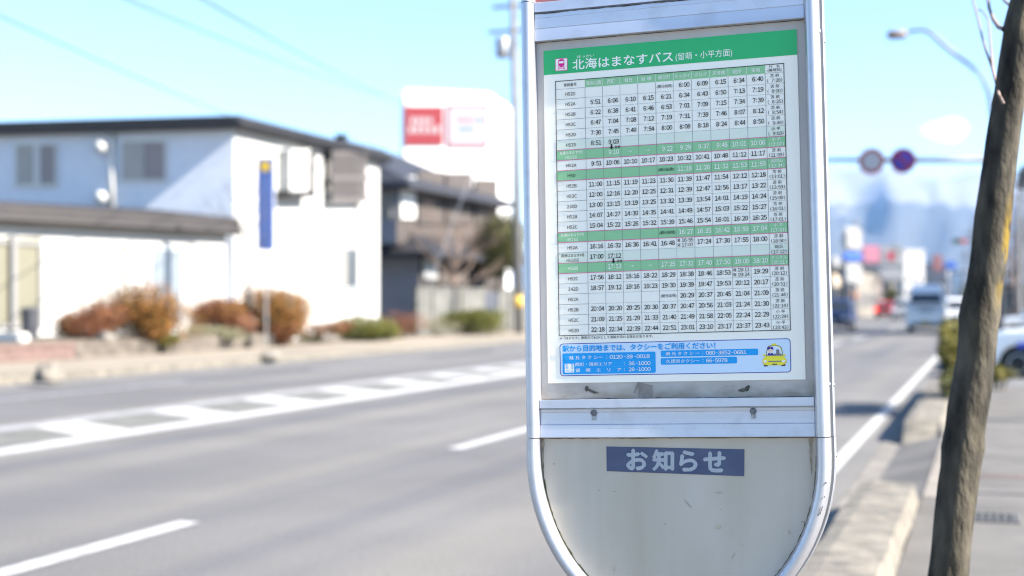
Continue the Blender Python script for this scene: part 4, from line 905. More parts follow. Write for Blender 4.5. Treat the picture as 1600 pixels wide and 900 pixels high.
bm = B(); yu = atX(620, 300, NX - .6).y; box(bm, (NX - 10, yu, 3.9), (NX - 0.6, P2.y - 0.3, 6.5)); w2 = nobj("upper_walls", bm, [m_gwall, m_brw])
for w_ in (w1, w2):
    for f in w_.data.polygons:
        if f.normal.x > .9: f.material_index = 1

bm = B(); hip(bm, NX - 12, P1.y - 1.0, NX + 1.0, P2.y + 0.8, 3.55, 4.6, 0.22, 2.0, 2.0); nobj("lower_roof", bm, m_tile)
bm = B(); hip(bm, NX - 11, yu - 0.8, NX + 0.3, P2.y + 0.6, 6.5, 8.9, 0.25, 5.2, 4.0); nobj("upper_roof", bm, m_tile)
bm = B(); tube(bm, [(NX - 5.35, P1.y + 3.5, 8.95), (NX - 5.35, P2.y - 3.4, 8.95)], .14, 8); box(bm, (NX - 5.6, P1.y + 3.2, 8.8), (NX - 5.1, P1.y + 3.6, 9.3)); nobj("ridge_tiles", bm, m_tile)
for (x0, y0, x1, y1, X_, m, nm) in ((623, 276, 646, 342, NX - .6, m_white_p, "lit_wall_panel"), (650, 268, 690, 350, NX - .6, m_brw, "window"), (694, 270, 735, 350, NX - .6, m_brw, "window"), (740, 280, 775, 350, NX - .6, m_brw, "window"), (660, 390, 680, 436, NX, m_white_p, "lit_wall_panel"), (684, 378, 735, 445, NX, m_brw, "window"), (738, 382, 775, 445, NX, m_brw, "window")):
    bm = B(); quadbox(bm, wall_q(x0, y0, x1, y1, Vector((X_, 0, 0)), XN), XN, 0.003, 0.12); nobj(nm, bm, m)  # white panels stand in for sunlit strips of wall
bm = B(); yp = yu; quadbox(bm, wall_q(597, 285, 612, 340, Vector((0, yp, 0)), Vector((0, -1, 0))), Vector((0, -1, 0)), .003, .10); nobj("window", bm, m_curt)
m_block = mat("concrete_block", (0.095, 0.095, 0.088), 0.95, var=0.25, scale=1.2, bump=0.3, bscale=8)
WX = -20.9
wy0, wy1, wy2, wy3 = D.y + 1.2, atX(755, 480, WX).y, atX(777, 480, WX).y, atX(830, 480, WX).y + 6
def blockwall(y0, y1, label):
    t = thing("block_wall", label, "wall", (WX, (y0 + y1) / 2, 0.12)); h_ = (y1 - y0) / 2
    bm = B(); box(bm, (-.08, -h_, 0), (.08, h_, 1.75)); k = int((y1 - y0) / .4)
    obj("blocks", bm, m_block, t)
    bm = B(); box(bm, (-.11, -h_ - .02, 1.752), (.11, h_ + .02, 1.86)); obj("coping", bm, m_block, t)
    bm = B(); yy = -h_ + 1.6
    while yy < h_: box(bm, (.081, yy - .1, 0), (.14, yy + .1, 1.75)); yy += 3.2
    obj("piers", bm, m_block, t)
blockwall(wy0, wy1, "long grey concrete block wall between the white house and the dark gate")
blockwall(wy2, wy3, "short grey block wall behind the concrete utility pole")
t = thing("gate", "slatted gate coloured dark for the shade in the opening of the grey block wall", "gate", (WX, (wy1 + wy2) / 2, 0.12)); h_ = (wy2 - wy1) / 2
bm = B(); box(bm, (-.04, -h_ + .05, .05), (.04, h_ - .05, 1.7)); obj("leaf", bm, mat("gate_gap_shade", (0.05, 0.055, 0.07), 0.6, var=.2, scale=6), t); bm = B()  # leaf coloured dark blue for the shade in the wall gap
for s in (-1, 1): box(bm, (-.07, s * (h_ - .05) - .05, 0), (.07, s * (h_ - .05) + .05, 1.85))
obj("posts", bm, m_fascia, t)
q = atX(778, 400, -22.4)
t = thing("clipped_tree", "tall dark olive clipped tree rising above the block wall beside the utility pole", "tree", (q.x, q.y, 0.13))
bm = B(); crown_local(bm, (0, 0, 4.0), (1.65, 1.65, 1.85), 13000, .085, 41, 0); obj("crown", bm, m_dg, t)
bm = B(); tube(bm, [(0, 0, -.05), (.04, .02, 1.6), (0, 0, 3.8)], [.13, .11, .05], 8); obj("trunk", bm, m_bark, t)

# ------------------------------------------------------------------ utility pole, guy wire, overhead wires
m_conc = mat("pole_concrete", (0.17, 0.165, 0.16), 0.85, var=0.1, scale=3)
q = atX(811, 473, -18.0)
t = thing("utility_pole", "tall concrete utility pole with a yellow band, left of the bus stop sign", "utility pole", (q.x, q.y, 0.12), 0)
t.rotation_euler = (0, R(-1.0), 0)
bm = B(); tube(bm, [(0, 0, -.1), (0, 0, 15)], [.17, .13], 16); obj("shaft", bm, m_conc, t, smooth=True)
bm = B(); tube(bm, [(0, 0, 1.05), (0, 0, 1.5)], [.176, .175], 16); obj("yellow_band", bm, mat("band_yellow", lin(222, 180, 60, .8), 0.5), t, smooth=True)
bm = B(); box(bm, (-1.1, -.06, 12.2), (1.1, .06, 12.34)); box(bm, (-.9, -.06, 13.2), (.9, .06, 13.34)); box(bm, (-1.0, -.06, 14.3), (1.0, .06, 14.44)); obj("crossarm", bm, mat("steel_grey", (0.30, 0.31, 0.33), 0.5, metal=.5), t)
bm = B(); lathe(bm, [(.26, 0), (.3, .05), (.3, .75), (.26, .8)], 16, Matrix.Translation((-.5, 0, 11.2))); obj("transformer", bm, mat("steel_grey", (0.30, 0.31, 0.33), 0.5, metal=.5), t, smooth=True)
top = Vector((q.x - .2, q.y, 11.5)); gb = px(641, 498, 55.5); gb = Vector((gb.x, gb.y, 0.13)); gt = px(818, 60, 58.5)
t = thing("guy_wire", "leaning guy wire with yellow striped sleeves in front of the grey block wall", "guy wire", tuple(gb))
dv = (gt - gb); bm = B(); tube(bm, [(0, 0, 0), tuple(dv)], .016, 6); obj("wire", bm, mat("steel_grey", (0.30, 0.31, 0.33), 0.5, metal=.5), t)
for a, b in ((0.055, 0.125), (0.0, 0.03)):
    bm = B(); tube(bm, [tuple(dv * a), tuple(dv * b)], .10, 10); obj("sleeve", bm, mat("sleeve_yellow", lin(240, 190, 90, .8), 0.5), t)
bm = B(); tube(bm, [tuple(dv * .03), tuple(dv * .055)], .085, 10); obj("sleeve_dark", bm, mat("sleeve_grey", (0.2, 0.2, 0.2), 0.6), t)
for (x0, y0, z0, x1, y1, z1, lb) in ((-120, -30, 15, 460, 215, 55, "lowest"), (60, -60, 15, 600, 150, 55, "middle"), (250, -40, 15, 640, 165, 55, "topmost")):
    bm = B(); a = px(x0, y0, z0); b = px(x1, y1, z1); pts = []
    for k in range(17):
        f = k / 16; p_ = a.lerp(b, f); p_.z -= .35 * 4 * f * (1 - f) * .4; pts.append(p_ - a)
    tube(bm, pts, .014, 5); o = obj("power_line", bm, mat("cable_grey", (0.03, 0.035, 0.04), 0.8)); o.location = a
    tag(o, lb + " of the three thin power lines crossing the sky above the white house", "power line", "power lines above the white house")

# ------------------------------------------------------------------ white store block with red square sign
a, b = px(626, 473, 106.5), px(768, 473, 108.6); c = px(800, 473, 116); a.z = b.z = c.z = 0
n1 = (b - a).normalized(); n1 = Vector((n1.y, -n1.x, 0)); n2 = (c - b).normalized(); n2 = Vector((n2.y, -n2.x, 0))
t = thing("store_tower", "white store block carrying a red square sign and a pink-bordered square sign", "store", tuple(a)); SO_ = -a
m_store = mat("store_white", (0.33, 0.33, 0.33), 0.7)
H_ = (473 - 140) / F * 107.3 + CAMH
bm = B(); prism(bm, [(a.x, a.y), (b.x, b.y), (c.x, c.y), (c.x - 6, c.y + 8), (a.x - 2, a.y + 12)], 0.0, H_); bevel(bm, .3, 3); o = obj("walls", bm, mat("tower_white", (0.66, 0.66, 0.66), 0.7), t); o.location = SO_
m_red = mat("store_red", (0.19, 0.008, 0.015), 0.5); m_redf = mat("store_pink", (0.26, 0.06, 0.10), 0.5); m_st_w = mat("store_sign_white", (0.30, 0.285, 0.30), 0.5)
def sq(name, x0, y0, x1, y1, m, d, p=a, nn=n1, par=None):
    bm = B(); quadbox(bm, wall_q(x0, y0, x1, y1, p, nn), nn, d - .12 if d > .12 else 0.004, d); o = obj(name, bm, m, par or t)
    if not par: o.location = SO_
    return o
o = sq("red_sign", 632, 166, 692, 227, m_red, .15)
bm = B(); r_ = random.Random(3)
for row, (yy, xs, hh) in enumerate(((189, (641, 650, 659, 668), 9), (203, (638, 648, 659, 670, 680), 11))):
    for x in xs: quadbox(bm, wall_q(x, yy - hh / 2 + r_.uniform(-1, 1), x + 6.2, yy + hh / 2, a, n1), n1, .152, .17)
obj("white_marks", bm, m_st_w, o)
o = sq("pink_sign", 699, 162, 763, 230, m_st_w, .15)
bm = B()
for k in range(9):
    for yy in (161, 222): quadbox(bm, wall_q(700 + k * 7.1, yy + 2, 704.4 + k * 7.1, yy + 8, a, n1), n1, .152, .17)
for k in range(1, 8):
    for xx in (698, 756): quadbox(bm, wall_q(xx + 1, 164 + k * 7.6, xx + 4.5, 168.5 + k * 7.6, a, n1), n1, .152, .17)
obj("pink_border", bm, m_redf, o)
bm = B()
for k in range(5): quadbox(bm, wall_q(712 + k * 6, 184, 716 + k * 6, 191, a, n1), n1, .152, .165)
obj("pink_marks", bm, m_redf, o)
bm = B()
for k in range(4): quadbox(bm, wall_q(714 + k * 7, 198, 719 + k * 7, 206, a, n1), n1, .152, .165)
quadbox(bm, wall_q(745, 183, 752, 194, a, n1), n1, .152, .165); obj("blue_marks", bm, mat("store_pale_blue", (0.06, 0.14, 0.19), 0.5), o)

# ------------------------------------------------------------------ the leaning tree beside the sign
DT = 3.3
edge = [(900, 1482, 62), (860, 1486, 61), (825, 1489, 60), (780, 1494, 60), (730, 1500, 61), (700, 1504, 66), (680, 1506, 62), (636, 1513, 63), (600, 1519, 60), (560, 1525, 59), (515, 1529, 59), (493, 1531, 64), (470, 1534, 60), (440, 1539, 57), (395, 1545, 56), (340, 1551, 55), (297, 1556, 54), (250, 1563, 52), (200, 1570, 51), (144, 1579, 50), (111, 1584, 51), (55, 1594, 52), (38, 1597, 54), (0, 1604, 48), (-150, 1628, 47), (-350, 1650, 44), (-600, 1665, 40), (-900, 1660, 34), (-1250, 1668, 24), (-1600, 1650, 12)]
edge = [(1330, 1428, 86), (1290, 1434, 76), (1200, 1446, 70), (1050, 1464, 65)] + edge
tb = px(1428, 1326, DT); tb.z = 0.1
stt = thing("street_tree", "bare leaning street tree with yellow lichen on its trunk right of the bus stop sign", "tree", tuple(tb))
m_tr = bpy.data.materials.new("tree_bark"); m_tr.use_nodes = True
nt = m_tr.node_tree; n = nt.nodes; l = nt.links; p = n["Principled BSDF"]; p.inputs["Roughness"].default_value = 0.9; p.inputs["Specular IOR Level"].default_value = .2
tc = n.new("ShaderNodeTexCoord")
c1 = ramp(nz(22, (1, 1, .35), 7).outputs[0], (0.013, 0.012, 0.010), (0.092, 0.080, 0.060), 0.33, 0.69)
c2 = ramp(nz(9, (1, 1, .5), 4).outputs[0], (1, 1, 1), (1.25, 1.22, 1.1), 0.5, 0.7)
x = mixc(c1.outputs[0], c2.outputs[0], 1.0)
sp = n.new("ShaderNodeSeparateXYZ"); l.new(tc.outputs["Object"], sp.inputs[0])
def rng(src, a, b):
    mr = n.new("ShaderNodeMapRange"); mr.interpolation_type = 'SMOOTHSTEP'; mr.inputs[1].default_value = a; mr.inputs[2].default_value = b; l.new(src, mr.inputs[0]); return mr.outputs[0]
def mul(a, b):
    m_ = n.new("ShaderNodeMath"); m_.operation = 'MULTIPLY'; l.new(a, m_.inputs[0]); l.new(b, m_.inputs[1]); return m_.outputs[0]
zl = px(1560, 395, DT).z - 0.1
lz = mul(rng(sp.outputs[2], zl - .16, zl - .02), rng(sp.outputs[2], zl + .16, zl + .04))
xo = px(1566, 380, DT) - tb
dp = n.new("ShaderNodeVectorMath"); dp.operation = 'DOT_PRODUCT'; l.new(tc.outputs["Normal"], dp.inputs[0]); dp.inputs[1].default_value = (0.88, -0.47, 0)
lm = mul(mul(lz, rng(dp.outputs["Value"], .86, .985)), rng(nz(26, (1, 1, .45), 5).outputs[0], .40, .56))
xm = n.new("ShaderNodeMix"); xm.data_type = 'RGBA'; l.new(lm, xm.inputs[0]); l.new(x, xm.inputs[6]); xm.inputs[7].default_value = (0.17, 0.115, 0.018, 1); l.new(xm.outputs[2], p.inputs["Base Color"])
bp = n.new("ShaderNodeBump"); bp.inputs["Strength"].default_value = 0.9; bp.inputs["Distance"].default_value = 0.012; l.new(nz(40, (1, 1, .45), 8).outputs[0], bp.inputs["Height"]); l.new(bp.outputs[0], p.inputs["Normal"])
bm = B(); rings = []; SEG = 28
fine = []
for (ya, xa, wa), (yb, xb, wb) in zip(edge, edge[1:]):
    k = max(1, int((ya - yb) / 18))
    for i in range(k): f = i / k; fine.append((ya + (yb - ya) * f, xa + (xb - xa) * f, wa + (wb - wa) * f))
fine.append(edge[-1])
for y, x_, w in fine:
    c = px(x_, y, DT); r = w / 2 / F * DT
    rings.append([bm.verts.new(c - tb + (RT * math.cos(a) + FW * math.sin(a)) * r * (1 + .07 * noise.noise(Vector((math.cos(a) * 1.5, math.sin(a) * 1.5, y * .012))) + .035 * noise.noise(Vector((math.cos(a) * 5, math.sin(a) * 5, y * .05))))) for a in [2 * math.pi * k / SEG for k in range(SEG)]])
for a, b in zip(rings, rings[1:]):
    for k in range(SEG): bm.faces.new((a[k], a[(k + 1) % SEG], b[(k + 1) % SEG], b[k]))
bm.faces.new(rings[0]); bm.faces.new(rings[-1][::-1])
obj("trunk", bm, m_tr, stt, smooth=True)
m_twig = mat("twig_bark", (0.20, 0.145, 0.12), 0.8, var=.2, scale=30)
def twig(pts, r0, r1):
    bm = B(); P_ = [px(a, b, d) - tb for a, b, d in pts]; k = len(P_); Q = []
    for i in range(k - 1):
        for s in range(4): Q.append(P_[i].lerp(P_[i + 1], s / 4))
    Q.append(P_[-1]); tube(bm, Q, [r0 + (r1 - r0) * i / (len(Q) - 1) for i in range(len(Q))], 8, caps=False); obj("twig", bm, m_twig, stt, smooth=True)
twig([(1568, 162, 3.24), (1561, 148, 3.24), (1556, 128, 3.4), (1551, 108, 3.6), (1541, 80, 3.9), (1534, 55, 4.2), (1527, 25, 4.5), (1520, 0, 4.8), (1508, -45, 5.2), (1490, -110, 5.6)], .0036, .0036)
twig([(1569, 46, 3.3), (1560, 42, 3.5), (1552, 30, 3.7), (1546, 14, 3.9), (1543, -5, 4.1), (1538, -60, 4.4)], .006, .004)
twig([(1551, 108, 3.6), (1547, 60, 4.0), (1544, 30, 4.4), (1536, 18, 4.8), (1528, 14, 5.0)], .003, .003)
twig([(1588, 12, 3.3), (1578, 8, 3.5), (1570, 2, 3.8), (1556, -20, 4.2)], .005, .003)
bm = B(); r_ = random.Random(9)                      # limbs above the frame
def limb(p_, d, L, r, lev):
    pts = [p_]; q = p_.copy()
    for k in range(4):
        d = (d + Vector((r_.uniform(-.25, .25), r_.uniform(-.25, .25), r_.uniform(0, .25)))).normalized(); q = q + d * L / 4; pts.append(q.copy())
        if lev < 3: limb(q.copy(), (d + Vector((r_.uniform(-.9, .9), r_.uniform(-.9, .9), r_.uniform(-.1, .6)))).normalized(), L * .5, r * .5, lev + 1)
    tube(bm, pts, [r, r * .8, r * .65, r * .5, r * .3], 5, caps=False)
for i, y in enumerate((-420, -560, -760, -950, -1150, -1350)):
    e = min(fine, key=lambda q: abs(q[0] - y)); limb(px(e[1], e[0], DT) - tb, Vector((math.cos(i * 2.1 + .4), math.sin(i * 2.1 + .4), .9)).normalized(), 1.3, .016, 1)
obj("limbs", bm, m_twig, stt)

# ------------------------------------------------------------------ right side: hedge plant, lamp, overhead signs
g = gnd(1492, 612, 0.2)
shrub("kerb_shrub", "upright yellow-green shrub growing out of the kerb bed left of the leaning trunk", "shrub", (-0.36, 18.2, 0.18), [(0, 0, .66, .21, .9, .38, 3000, .04, 0), (0, .9, .66, .21, .8, .38, 1800, .04, 0), (0, -.2, .25, .22, .7, .34, 2600, .04, 1)], [m_yg, m_dg])  # bottom lobe takes darker leaves as shade under the lit top
shrub("kerb_shrub", "small dry plant at the foot of the leaning trunk near the parked white car", "shrub", (0.15, 21.5, 0.1), [(0, 0, .22, .28, .3, .2, 500, .035, 0)], [m_yg])
m_steel = mat("lamp_steel", (0.10, 0.11, 0.13), 0.5, metal=.5, var=.1, scale=5)
zl_ = 36.0
lb = px(1553, 473, zl_); lb.z = 0.1
t = thing("street_lamp", "tall grey street lamp with a bent arm reaching over the road", "street lamp", tuple(lb))
bm = B(); pts = [px(1553, 473, zl_), px(1552, 300, zl_), px(1551, 190, zl_), px(1546, 148, zl_), px(1534, 118, zl_), px(1512, 99, zl_)]
pts[0].z = 0.1; tube(bm, [p_ - lb for p_ in pts], [.09, .07, .06, .055, .05, .05], 12); obj("pole", bm, m_steel, t, smooth=True)
bm = B(); tube(bm, [px(x, y, zl_) - lb for x, y in ((1512, 99), (1482, 76), (1466, 62), (1456, 52), (1446, 47), (1432, 47), (1414, 52))], [.055, .06, .06, .055, .05, .045, .04], 10); obj("arm", bm, m_steel, t, smooth=True)
bm = B(); a = px(1386, 55, zl_) - lb; b = px(1417, 53, zl_) - lb
tube(bm, [a, a.lerp(b, .15), a.lerp(b, .85), b], [.08, .15, .15, .07], 12)
for v in bm.verts: v.co.z = (a.z + b.z) / 2 + (v.co.z - (a.z + b.z) / 2) * .8
obj("lamp_head", bm, mat("lamp_head_brown", (0.17, 0.14, 0.13), 0.5), t, smooth=True)
zs_ = 37.5
mb = px(1562, 473, zs_); mb.z = 0.1
t = thing("sign_gantry", "grey steel mast with a long level arm carrying two round traffic signs", "sign mast", tuple(mb))
bm = B(); tube(bm, [(0, 0, 0), (0, 0, px(0, 240, zs_).z)], [.11, .09], 14); obj("mast", bm, m_steel, t, smooth=True)
bm = B(); tube(bm, [px(1562, 249, zs_) - mb, px(1450, 250, zs_) - mb, px(1280, 250, zs_) - mb], [.10, .075, .05], 10); obj("arm", bm, m_steel, t, smooth=True)
def round_sign(x, y, r, label, face, ring, bar=None):
    c = px(x, y, zs_ - .12); t = thing("traffic_sign", label, "traffic sign", tuple(c), TH * .2, "round traffic signs on the mast arm")
    M = Matrix.Rotation(math.pi / 2, 4, 'X'); rr_ = r / F * zs_
    bm = B(); lathe(bm, [(rr_, 0), (rr_, .018)], 40, M); obj("rim", bm, ring, t)
    bm = B(); lathe(bm, [(rr_ * .70, .0185), (rr_ * .70, .022)], 40, M); obj("face", bm, face, t)
    if bar:
        bm = B(); box(bm, (-rr_ * .78, -.026, -.045), (rr_ * .78, -.0225, .045), M=Matrix.Rotation(R(45), 4, 'Y')); obj("slash", bm, bar, t)
    bm = B(); box(bm, (-.03, .001, -rr_ * .7), (.03, .05, rr_ * .7)); obj("bracket", bm, m_steel, t); return t
m_sr = mat("sign_ring_red", (0.20, 0.010, 0.016), 0.5); m_sb = mat("sign_face_blue", (0.012, 0.022, 0.30), 0.5); m_sw = mat("sign_face_grey", (0.26, 0.285, 0.33), 0.5)
round_sign(1362, 252, 20.5, "round grey traffic sign with a brown-red ring, left one on the mast arm", m_sw, mat("sign_ring_faded", (0.22, 0.035, 0.04), 0.5)).location
round_sign(1411, 251, 20, "round blue no-parking sign with a red ring and slash, right one on the mast arm", m_sb, m_sr, m_sr)
zt_ = 118.0
c = px(1499, 377, zt_)
t = thing("traffic_light", "distant dark horizontal traffic light hung above the road left of the leaning trunk", "traffic light", tuple(c))
bm = B(); box(bm, (-.6, -.12, -.2), (.6, .12, .2)); bevel(bm, .06); obj("housing", bm, mat("signal_grey", (0.12, 0.13, 0.13), 0.5), t)
for k, cl in enumerate(((0.03, .16, .1), (.25, .18, .02), (.5, .03, .03))):
    bm = B(); lathe(bm, [(.15, 0), (.15, .02)], 18, Matrix.Translation(((k - 1) * .38, -.121, 0)) @ Matrix.Rotation(math.pi / 2, 4, 'X')); obj("lens", bm, mat("lens_%d" % k, cl, 0.3, emit=((1, .1, .08), 0.25) if k == 2 else None), t)
bm = B(); tube(bm, [(0.2, .2, .1), (4.2, .3, .5)], .05, 8); tube(bm, [(4.2, .3, .6), (4.2, .3, -c.z)], .11, 10); obj("mast", bm, m_steel, t)

# ------------------------------------------------------------------ vehicles (x forward)
m_tyre = mat("tyre_rubber", (0.018, 0.018, 0.019), 0.85); m_rim = mat("alloy_rim", (0.55, 0.55, 0.57), 0.3, metal=.8); m_cglass = mat("car_glass", (0.02, 0.025, 0.03), 0.06, spec=.8)
m_plast = mat("black_plastic", (0.025, 0.025, 0.027), 0.6); m_head = mat("headlight_glass", (0.55, 0.58, 0.6), 0.12, spec=.8); m_tail = mat("tail_lamp_red", (0.40, 0.01, 0.01), 0.2); m_taillit = mat("tail_lamp_lit", (0.5, 0.02, 0.02), 0.2, emit=((1.0, .06, .03), 1.4)); m_plate = mat("number_plate", (0.55, 0.55, 0.5), 0.5); m_plate_y = mat("number_plate_yellow", (0.5, 0.36, 0.05), 0.5); m_orange = mat("indicator_amber", (0.5, 0.18, 0.02), 0.3)
def car(label, cat, loc, rz, L, W, H, paint, belt=.92, hood_x=.75, hood_z=.80, ws_top=.15, rear_top=-1.35, rear_x=-1.75, wr=.30, wb=2.5, name="parked_car", lit=False, plate=None, stripe=None, group=None, tumble=.16, grille=True, wdrop=.0):
    t = thing(name, label, cat, loc, rz, group); hl, hw_ = L / 2, W / 2; ax = (wb / 2, -wb / 2)
    def arch(x): return [(x + (wr + .06) * math.cos(R(a)), wr + (wr + .06) * math.sin(R(a))) for a in range(-20, 201, 20)]
    low = [(-hl + .06, .24), (-hl, .34), (-hl, belt - .18), (-hl + .06, belt), (hood_x, belt), (hl - .35, hood_z), (hl - .08, hood_z - .12), (hl, hood_z - .28), (hl, .32), (hl - .08, .22)]
    bottom = [q_ for x in ax for q_ in arch(x)]
    poly = low + [q_ for q_ in bottom if q_[1] >= .2]
    bm = B(); quadbox(bm, [Vector((x, -hw_, z)) for x, z in poly], Vector((0, 1, 0)), 0, W); bevel(bm, .045, 2); obj("body", bm, paint, t, smooth=False)
    bm = B(); box(bm, (-hl + .2, -hw_ + .16, .2), (hl - .2, hw_ - .16, belt - .12)); obj("underbody", bm, m_plast, t)
    cab = [(rear_x, belt - .01), (rear_top, H - .10), (rear_top + .12, H), (ws_top - .15, H), (ws_top, H - .06), (hood_x, belt - .01)]
    def yw(z): return hw_ - .05 - tumble * (z - belt) / max(H - belt, .1)
    bm = B(); a = [bm.verts.new((x, -yw(z), z)) for x, z in cab]; b = [bm.verts.new((x, yw(z), z)) for x, z in cab]; k = len(cab)
    bm.faces.new(a); bm.faces.new(b[::-1])
    for i in range(k): bm.faces.new((a[i], a[(i + 1) % k], b[(i + 1) % k], b[i]))
    bevel(bm, .05, 2); obj("cabin", bm, paint, t)
    zt, zb = H - .14, belt + .04
    def xf(z): f = (z - belt) / (H - .06 - belt); return hood_x + (ws_top - hood_x) * f
    def xr(z): f = (z - belt) / (H - .10 - belt); return rear_x + (rear_top - rear_x) * f
    for s in (-1, 1):
        nn = Vector((0, s, 0)); xs = [xr(zb) + .16, (xr(zb) + xf(zb)) / 2, xf(zb) - .16]; xt = [xr(zt) + .14, (xr(zb) + xf(zb)) / 2, xf(zt) - .10]
        for i in (0, 1):
            g_ = .03; bm = B(); pts = [Vector((xs[i] + (g_ if i else 0), s * yw(zb), zb)), Vector((xs[i + 1] - (0 if i else g_), s * yw(zb), zb)), Vector((xt[i + 1] - (0 if i else g_), s * yw(zt), zt)), Vector((xt[i] + (g_ if i else 0), s * yw(zt), zt))]
            quadbox(bm, pts, nn, -.005, .008); obj("side_window", bm, m_cglass, t)
        bm = B(); box(bm, (hood_x - .28, s * (hw_ - .02), belt + .02), (hood_x - .16, s * (hw_ + .17), belt + .17)); bevel(bm, .03); obj("mirror", bm, paint, t)
        for xw in ax:
            M = Matrix.Translation((xw, s * (hw_ - .09), wr)) @ Matrix.Rotation(-s * math.pi / 2, 4, 'X')
            bm = B(); lathe(bm, [(wr * .62, -.08), (wr * .95, -.09), (wr, -.06), (wr, .05), (wr * .95, .08), (wr * .64, .075)], 28, M); w_ = obj("wheel", bm, m_tyre, t)
            bm = B(); lathe(bm, [(wr * .63, .03), (wr * .63, .076), (wr * .58, .078), (wr * .52, .05), (wr * .12, .06), (.001, .065)], 28, M); obj("rim", bm, m_rim, w_)
            bm = B()
            for q_ in range(6):
                aa = q_ * math.pi / 3; box(bm, (wr * .22, -.022, .066), (wr * .50, .022, .072), M=M @ Matrix.Rotation(aa, 4, 'Z'))
            obj("rim_slots", bm, m_plast, w_)
        bm = B(); box(bm, (hl - .10, s * (hw_ - .40), hood_z - .26), (hl + .012, s * (hw_ - .06), hood_z - .12)); bevel(bm, .03); obj("headlight", bm, m_head, t)
        bm = B(); box(bm, (-hl - .012, s * (hw_ - .26), belt - .32), (-hl + .08, s * (hw_ - .03), belt - .06)); bevel(bm, .025); obj("tail_lamp", bm, m_taillit if lit else m_tail, t)
    e_ = .012
    bm = B(); nn = Vector((H - .06 - belt, 0, hood_x - ws_top)).normalized(); z0, z1 = belt + .05, H - .13 - wdrop
    quadbox(bm, [Vector((xf(z0), -yw(z0) + .09, z0)), Vector((xf(z0), yw(z0) - .09, z0)), Vector((xf(z1), yw(z1) - .07, z1)), Vector((xf(z1), -yw(z1) + .07, z1))], nn, -.004, .008); obj("windscreen", bm, m_cglass, t)
    bm = B(); nn = Vector((-(H - .10 - belt), 0, rear_top - rear_x)).normalized(); z1 = H - .18
    quadbox(bm, [Vector((xr(z0), -yw(z0) + .09, z0)), Vector((xr(z0), yw(z0) - .09, z0)), Vector((xr(z1), yw(z1) - .07, z1)), Vector((xr(z1), -yw(z1) + .07, z1))], nn, -.004, .008); obj("rear_window", bm, m_cglass, t)
    bm = B(); box(bm, (hl - .04, -.5 * W + .22, .30), (hl + .02, .5 * W - .22, .42)); obj("lower_grille", bm, m_plast, t)
    if grille: bm = B(); box(bm, (hl - .06, -.34, hood_z - .25), (hl + .013, .34, hood_z - .15)); obj("grille", bm, m_plast, t)
    for xp, s in ((hl + .021, 1), (-hl - .004, -1)):
        bm = B(); zc = .44 if s > 0 else .62; box(bm, (min(xp, xp + s * .012), -.165, zc - .08), (max(xp, xp + s * .012), .165, zc + .08)); obj("number_plate", bm, plate or m_plate, t)
    if stripe:
        for s in (-1, 1): bm = B(); box(bm, (-hl + .2, s * (hw_ + .002), belt - .34), (hl - .55, s * (hw_ + .006), belt - .24)); obj("stripe", bm, stripe, t)
    return t
def paint_(nm, c, r=.25): return mat("paint_" + nm, c, r, spec=.6)
m_pw, m_pb, m_pr, m_ps = paint_("white", (.84, .84, .84)), paint_("dark_blue", (.018, .03, .09)), paint_("red", (.34, .03, .03)), paint_("silver", (.42, .43, .45))
DN = -math.pi / 2                                    # facing the camera (towards -Y)
def lane(x, z, X=None): q = px(x, 473, z); return (q.x if X is None else X, q.y, 0.004)
car("white high-roofed van with yellow plate driving towards us in the nearest lane", "van", lane(1449, 67), DN, 4.4, 1.72, 2.2, m_pw, belt=1.30, wdrop=.30, hood_x=1.95, hood_z=1.2, ws_top=1.25, rear_top=-2.0, rear_x=-2.12, wr=.31, wb=2.5, name="van", plate=m_plate_y, tumble=.20)
car("dark blue car half hidden behind the right post of the bus stop sign", "car", lane(1306, 71), DN, 4.3, 1.75, 1.55, m_pb, name="car")
car("red car with glowing tail lamps driving away beyond the white pylon sign", "car", lane(1384, 128), -DN, 4.0, 1.70, 1.50, m_pr, name="car", lit=True)
car("white car following close behind the white van", "car", lane(1497, 84), DN, 4.2, 1.72, 1.6, m_pw, name="car")
car("pale silver car far up the road between the red car and the van", "car", lane(1412, 118), DN, 4.3, 1.75, 1.65, m_ps, name="car")
car("white distant car seen above the red car's left tail lamp", "car", lane(1374, 165), -DN, 4.3, 1.75, 1.6, m_pw, name="car")
q = px(1583, 473, 25.8)
car("white compact car with a blue side stripe right of the leaning trunk", "car", (q.x + 1.25, q.y, 0.013), math.pi, 3.5, 1.48, 1.50, m_pw, belt=.88, hood_x=.62, hood_z=.84, ws_top=.05, rear_top=-1.35, rear_x=-1.6, wr=.265, wb=2.36, stripe=mat("stripe_blue", lin(70, 90, 200, .9), .4))
q = px(1640, 473, 44)
car("silver car parked in the far right car park behind the white compact car", "car", (q.x, q.y, 0.013), math.pi + .2, 4.0, 1.7, 1.5, m_ps)

